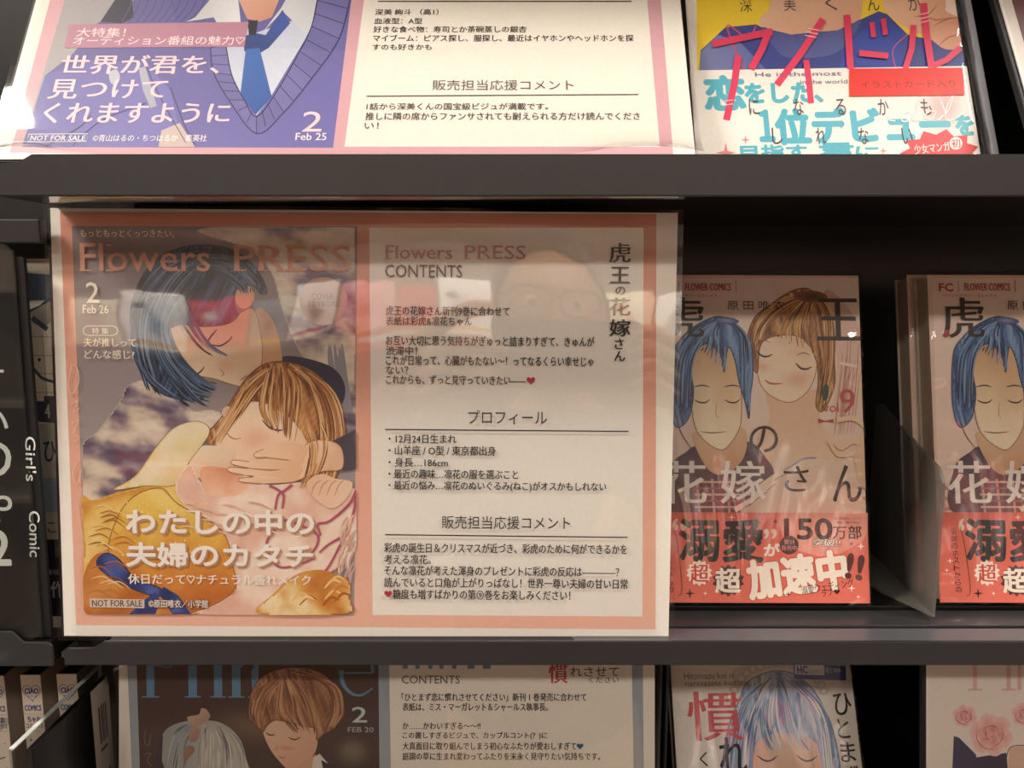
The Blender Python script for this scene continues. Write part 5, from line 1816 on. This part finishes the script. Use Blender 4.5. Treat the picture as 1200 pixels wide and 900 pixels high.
hand_px = {-1: -0.075, 1: 0.155}
wr = {}
for sx in (-1, 1):
    hx = hand_px[sx] - PX0
    wrist = Vector((hx + sx * 0.045, 0.375, 1.375))
    elbow = Vector((sx * 0.27, 0.15, 1.17))
    sh = Vector((sx * 0.175, -0.005, 1.305))
    w = c.path([(sh, 0.062), ((sh + elbow) / 2, 0.05), (elbow, 0.043), ((elbow * 0.6 + wrist * 0.4), 0.043), (wrist, (0.028, 0.022))], 3)
    palm = wrist + Vector((-sx * 0.018, 0.045, 0.028))
    pm = c.add(palm, (0.033, 0.017), w)
    # the phone spans x -0.022..0.125 in the world
    ex = (-0.022 if sx < 0 else 0.125) - PX0
    for k in range(4):
        z = 1.452 - 0.0165 * k
        base = palm + Vector((-sx * 0.012, 0.026, 0.030 - 0.018 * k))
        ln = (0.9, 1.0, 0.95, 0.78)[k]
        mid = Vector((ex + sx * 0.014 * ln, 0.456, z + 0.002))
        tip = Vector((ex - sx * 0.020 * ln, 0.455, z - 0.003))
        if sx < 0 and k == 0:
            mid.z += 0.018; tip = Vector((ex + 0.004, 0.447, z + 0.022))
        c.path([(base, 0.0098), ((base + mid) / 2 + Vector((sx * 0.006, 0.004, 0)), 0.0094), (mid, 0.0086), (tip, 0.0072)], pm)
    tb = palm + Vector((-sx * 0.006, -0.012, -0.020))
    c.path([(tb, 0.0125), (Vector((ex + sx * 0.016, 0.432, 1.405)), 0.0105), (Vector((ex - sx * 0.012, 0.446, 1.398)), 0.0088)], pm)
body = skin_object('body', c.v, c.e, c.r, M['skin'], per, 2, 0)
# head joined to the same body
dg = bpy.context.evaluated_depsgraph_get()
me2 = bpy.data.meshes.new_from_object(body.evaluated_get(dg))
bm = bmesh.new()
bm.from_mesh(me2)
HC0 = Vector((0, 0.035, 1.512))
r = bmesh.ops.create_uvsphere(bm, u_segments=40, v_segments=28, radius=1.0)
for v in r['verts']:
    x, y, z = v.co
    f = max(0, y)
    jaw = 1 - 0.28 * max(0, -z) ** 1.3
    q = Vector((x * 0.078 * jaw, y * 0.098, z * 0.118))
    if y > 0:
        q.y += 0.022 * math.exp(-((x / 0.16) ** 2 + ((z + 0.20) / 0.16) ** 2))            # nose
        q.y -= 0.010 * math.exp(-(((abs(x) - 0.40) / 0.18) ** 2 + ((z - 0.05) / 0.12) ** 2))  # eye sockets
        q.y += 0.006 * math.exp(-((x / 0.5) ** 2 + ((z - 0.22) / 0.10) ** 2))              # brow
        q.y += 0.006 * math.exp(-((x / 0.3) ** 2 + ((z + 0.52) / 0.08) ** 2))              # lips
        q.y -= 0.012 * max(0, -z - 0.2) * f
    v.co = q + HC0
for sx in (-1, 1):
    e = bmesh.ops.create_uvsphere(bm, u_segments=14, v_segments=10, radius=1.0)
    for v in e['verts']:
        v.co = Vector((v.co.x * 0.010 + sx * 0.079, v.co.y * 0.018, v.co.z * 0.031)) + HC0 + Vector((0, -0.005, -0.005))
me3 = bpy.data.meshes.new('body')
bm.to_mesh(me3)
bm.free()
for q in me3.polygons: q.use_smooth = True
body.modifiers.clear()
me3.materials.clear()
me3.materials.append(M['skin'])
body.data = me3


def shell(name, fn, m, nu=30, nv=16):
    bm = bmesh.new()
    g = [[bm.verts.new(fn(i / nu, j / nv)) for i in range(nu + 1)] for j in range(nv + 1)]
    for j in range(nv):
        for i in range(nu):
            bm.faces.new((g[j][i], g[j][i + 1], g[j + 1][i + 1], g[j + 1][i]))
    bmesh.ops.remove_doubles(bm, verts=bm.verts[:], dist=0.0004)
    o = bm_obj(name, bm, m, per, True)
    s = o.modifiers.new('thick', 'SOLIDIFY')
    s.thickness = 0.004
    return o


def hair_fn(u, v):
    a = 2 * math.pi * u
    front = max(0, math.sin(a))
    th = v * (R(118) - R(72) * front ** 0.7)
    st = math.sin(th)
    return HC0 + Vector((0.085 * st * math.cos(a), 0.106 * st * math.sin(a) - 0.004, 0.127 * math.cos(th) + 0.001))


shell('hair', hair_fn, M['hair'], 40, 14)


def mask_fn(u, v):
    a = (u - 0.5) * R(150)
    z = -0.016 - 0.085 * v
    w = 0.083 - 0.022 * max(0, v - 0.35)
    bulge = 0.115 + 0.016 * math.sin(math.pi * v) + 0.010 * math.exp(-((u - 0.5) / 0.12) ** 2) * (1 - v)
    return HC0 + Vector((w * math.sin(a), bulge * math.cos(a) * (1 - 0.12 * v), z - 0.004 * math.cos(a * 2) * (1 - v) + 0.0014 * math.sin(v * 26)))


shell('face_mask', mask_fn, M['mask'], 30, 18)
# eyes
for sx in (-1, 1):
    bm = bmesh.new()
    bmesh.ops.create_uvsphere(bm, u_segments=16, v_segments=10, radius=0.0115)
    for v in bm.verts: v.co = v.co + HC0 + Vector((sx * 0.031, 0.078, 0.006))
    e = bm_obj('eye', bm, mat('eye_white', '#e5e0da', 0.2), per, True)
    bm = bmesh.new()
    bmesh.ops.create_uvsphere(bm, u_segments=12, v_segments=8, radius=0.0058)
    for v in bm.verts: v.co = Vector((v.co.x, v.co.y * 0.4, v.co.z)) + HC0 + Vector((sx * 0.031, 0.0882, 0.005))
    bm_obj('iris', bm, mat('dark_iris', '#1d130e', 0.15), e, True)
# glasses: two rims, bridge, temples
bm = bmesh.new()
def tube(bm, pts, r, closed=False, n=8):
    pts = [Vector(q) for q in pts]
    rings = []
    N = len(pts)
    for i, q in enumerate(pts):
        d = ((pts[(i + 1) % N] if closed or i < N - 1 else q) - (pts[i - 1] if closed or i > 0 else q)).normalized()
        a = d.cross(Vector((0, 0, 1)))
        if a.length < 1e-3: a = d.cross(Vector((1, 0, 0)))
        a.normalize()
        b = d.cross(a)
        rings.append([bm.verts.new(q + a * r * math.cos(2 * math.pi * k / n) + b * r * math.sin(2 * math.pi * k / n)) for k in range(n)])
    for i in range(N if closed else N - 1):
        A, B2 = rings[i], rings[(i + 1) % N]
        for k in range(n): bm.faces.new((A[k], A[(k + 1) % n], B2[(k + 1) % n], B2[k]))
for sx in (-1, 1):
    tube(bm, [HC0 + Vector((sx * 0.033 + 0.027 * math.copysign(abs(math.cos(t)) ** 0.7, math.cos(t)), 0.112 - 0.006 * abs(math.cos(t)), 0.004 + 0.019 * math.copysign(abs(math.sin(t)) ** 0.7, math.sin(t)))) for t in [2 * math.pi * k / 28 for k in range(28)]], 0.0021, True)
    tube(bm, [HC0 + Vector((sx * 0.060, 0.106, 0.012)), HC0 + Vector((sx * 0.076, 0.095, 0.013)), HC0 + Vector((sx * 0.083, 0.0, 0.010)), HC0 + Vector((sx * 0.082, -0.02, -0.006))], 0.0016)
tube(bm, [HC0 + Vector((-0.008, 0.113, 0.008)), HC0 + Vector((0, 0.116, 0.011)), HC0 + Vector((0.008, 0.113, 0.008))], 0.002)
bm_obj('glasses', bm, mat('dark_spectacle_frame', '#2a2421', 0.3), per, True)
# clothes, following the body
c2 = Chain()
pl = c2.add((0, 0, 0.90), (0.165, 0.12))
c2.path([((0, -0.005, 1.05), (0.158, 0.113)), ((0, -0.01, 1.20), (0.172, 0.122)), ((0, -0.005, 1.29), (0.165, 0.115)), ((0, 0.0, 1.355), (0.085, 0.075)), ((0, 0.008, 1.385), (0.066, 0.066))], pl)
for sx in (-1, 1):
    hx = hand_px[sx] - PX0
    wrist = Vector((hx + sx * 0.045, 0.375, 1.375))
    elbow = Vector((sx * 0.27, 0.15, 1.17))
    sh = Vector((sx * 0.175, -0.005, 1.305))
    c2.path([(sh, 0.076), ((sh + elbow) / 2, 0.064), (elbow, 0.058), (elbow * 0.6 + wrist * 0.4, 0.055), (elbow * 0.14 + wrist * 0.86, 0.042)], 3)
skin_object('jacket', c2.v, c2.e, c2.r, M['jacket'], per, 2, 0)
c3_ = Chain()
pl = c3_.add((0, 0, 0.95), (0.155, 0.115))
hp_ = c3_.add((0, 0, 0.90), (0.158, 0.118), pl)
for sx in (-1, 1):
    c3_.path([((sx * 0.09, 0, 0.84), 0.104), ((sx * 0.10, 0.01, 0.66), 0.09), ((sx * 0.10, 0.015, 0.47), 0.07), ((sx * 0.10, 0.0, 0.30), 0.066), ((sx * 0.10, -0.012, 0.10), 0.058)], hp_)
skin_object('trousers', c3_.v, c3_.e, c3_.r, M['trouser'], per, 2, 0)
for sx in (-1, 1):
    c5 = Chain()
    c5.path([((sx * 0.10, -0.05, 0.045), (0.04, 0.042)), ((sx * 0.103, 0.03, 0.05), (0.045, 0.046)), ((sx * 0.108, 0.11, 0.038), (0.048, 0.036)), ((sx * 0.112, 0.18, 0.030), (0.042, 0.026))])
    skin_object('shoe', c5.v, c5.e, c5.r, M['shoe'], per, 2, 0)

# ---- the phone in the hands
ph = empty('mobile_phone', 'dark phone held sideways in both hands, mirrored in the large card', 'phone', None, (0.0515, -0.0125, CZ - 0.021))
bm = bmesh.new()
add_prism(bm, rounded(-0.0735, -0.0355, 0.0735, 0.0355, 0.009), 'y', -0.004, 0.004)
bm_obj('case', bm, M['phone'], ph)
bm = bmesh.new()
add_prism(bm, rounded(-0.070, -0.032, 0.070, 0.032, 0.007), 'y', -0.0046, -0.0039)
bm_obj('screen', bm, mat('phone_screen', '#15161a', 0.1), ph)
for (lx, lz) in ((-0.0515, 0.021), (-0.0515, 0.000), (-0.033, 0.0105)):
    bm = bmesh.new()
    bmesh.ops.create_cone(bm, cap_ends=True, segments=28, radius1=0.0075, radius2=0.0072, depth=0.002)
    bmesh.ops.rotate(bm, verts=bm.verts[:], matrix=Matrix.Rotation(R(90), 3, 'X'))
    for v in bm.verts: v.co += Vector((lx, 0.0050, lz))
    bm_obj('lens', bm, M['lens'], ph)
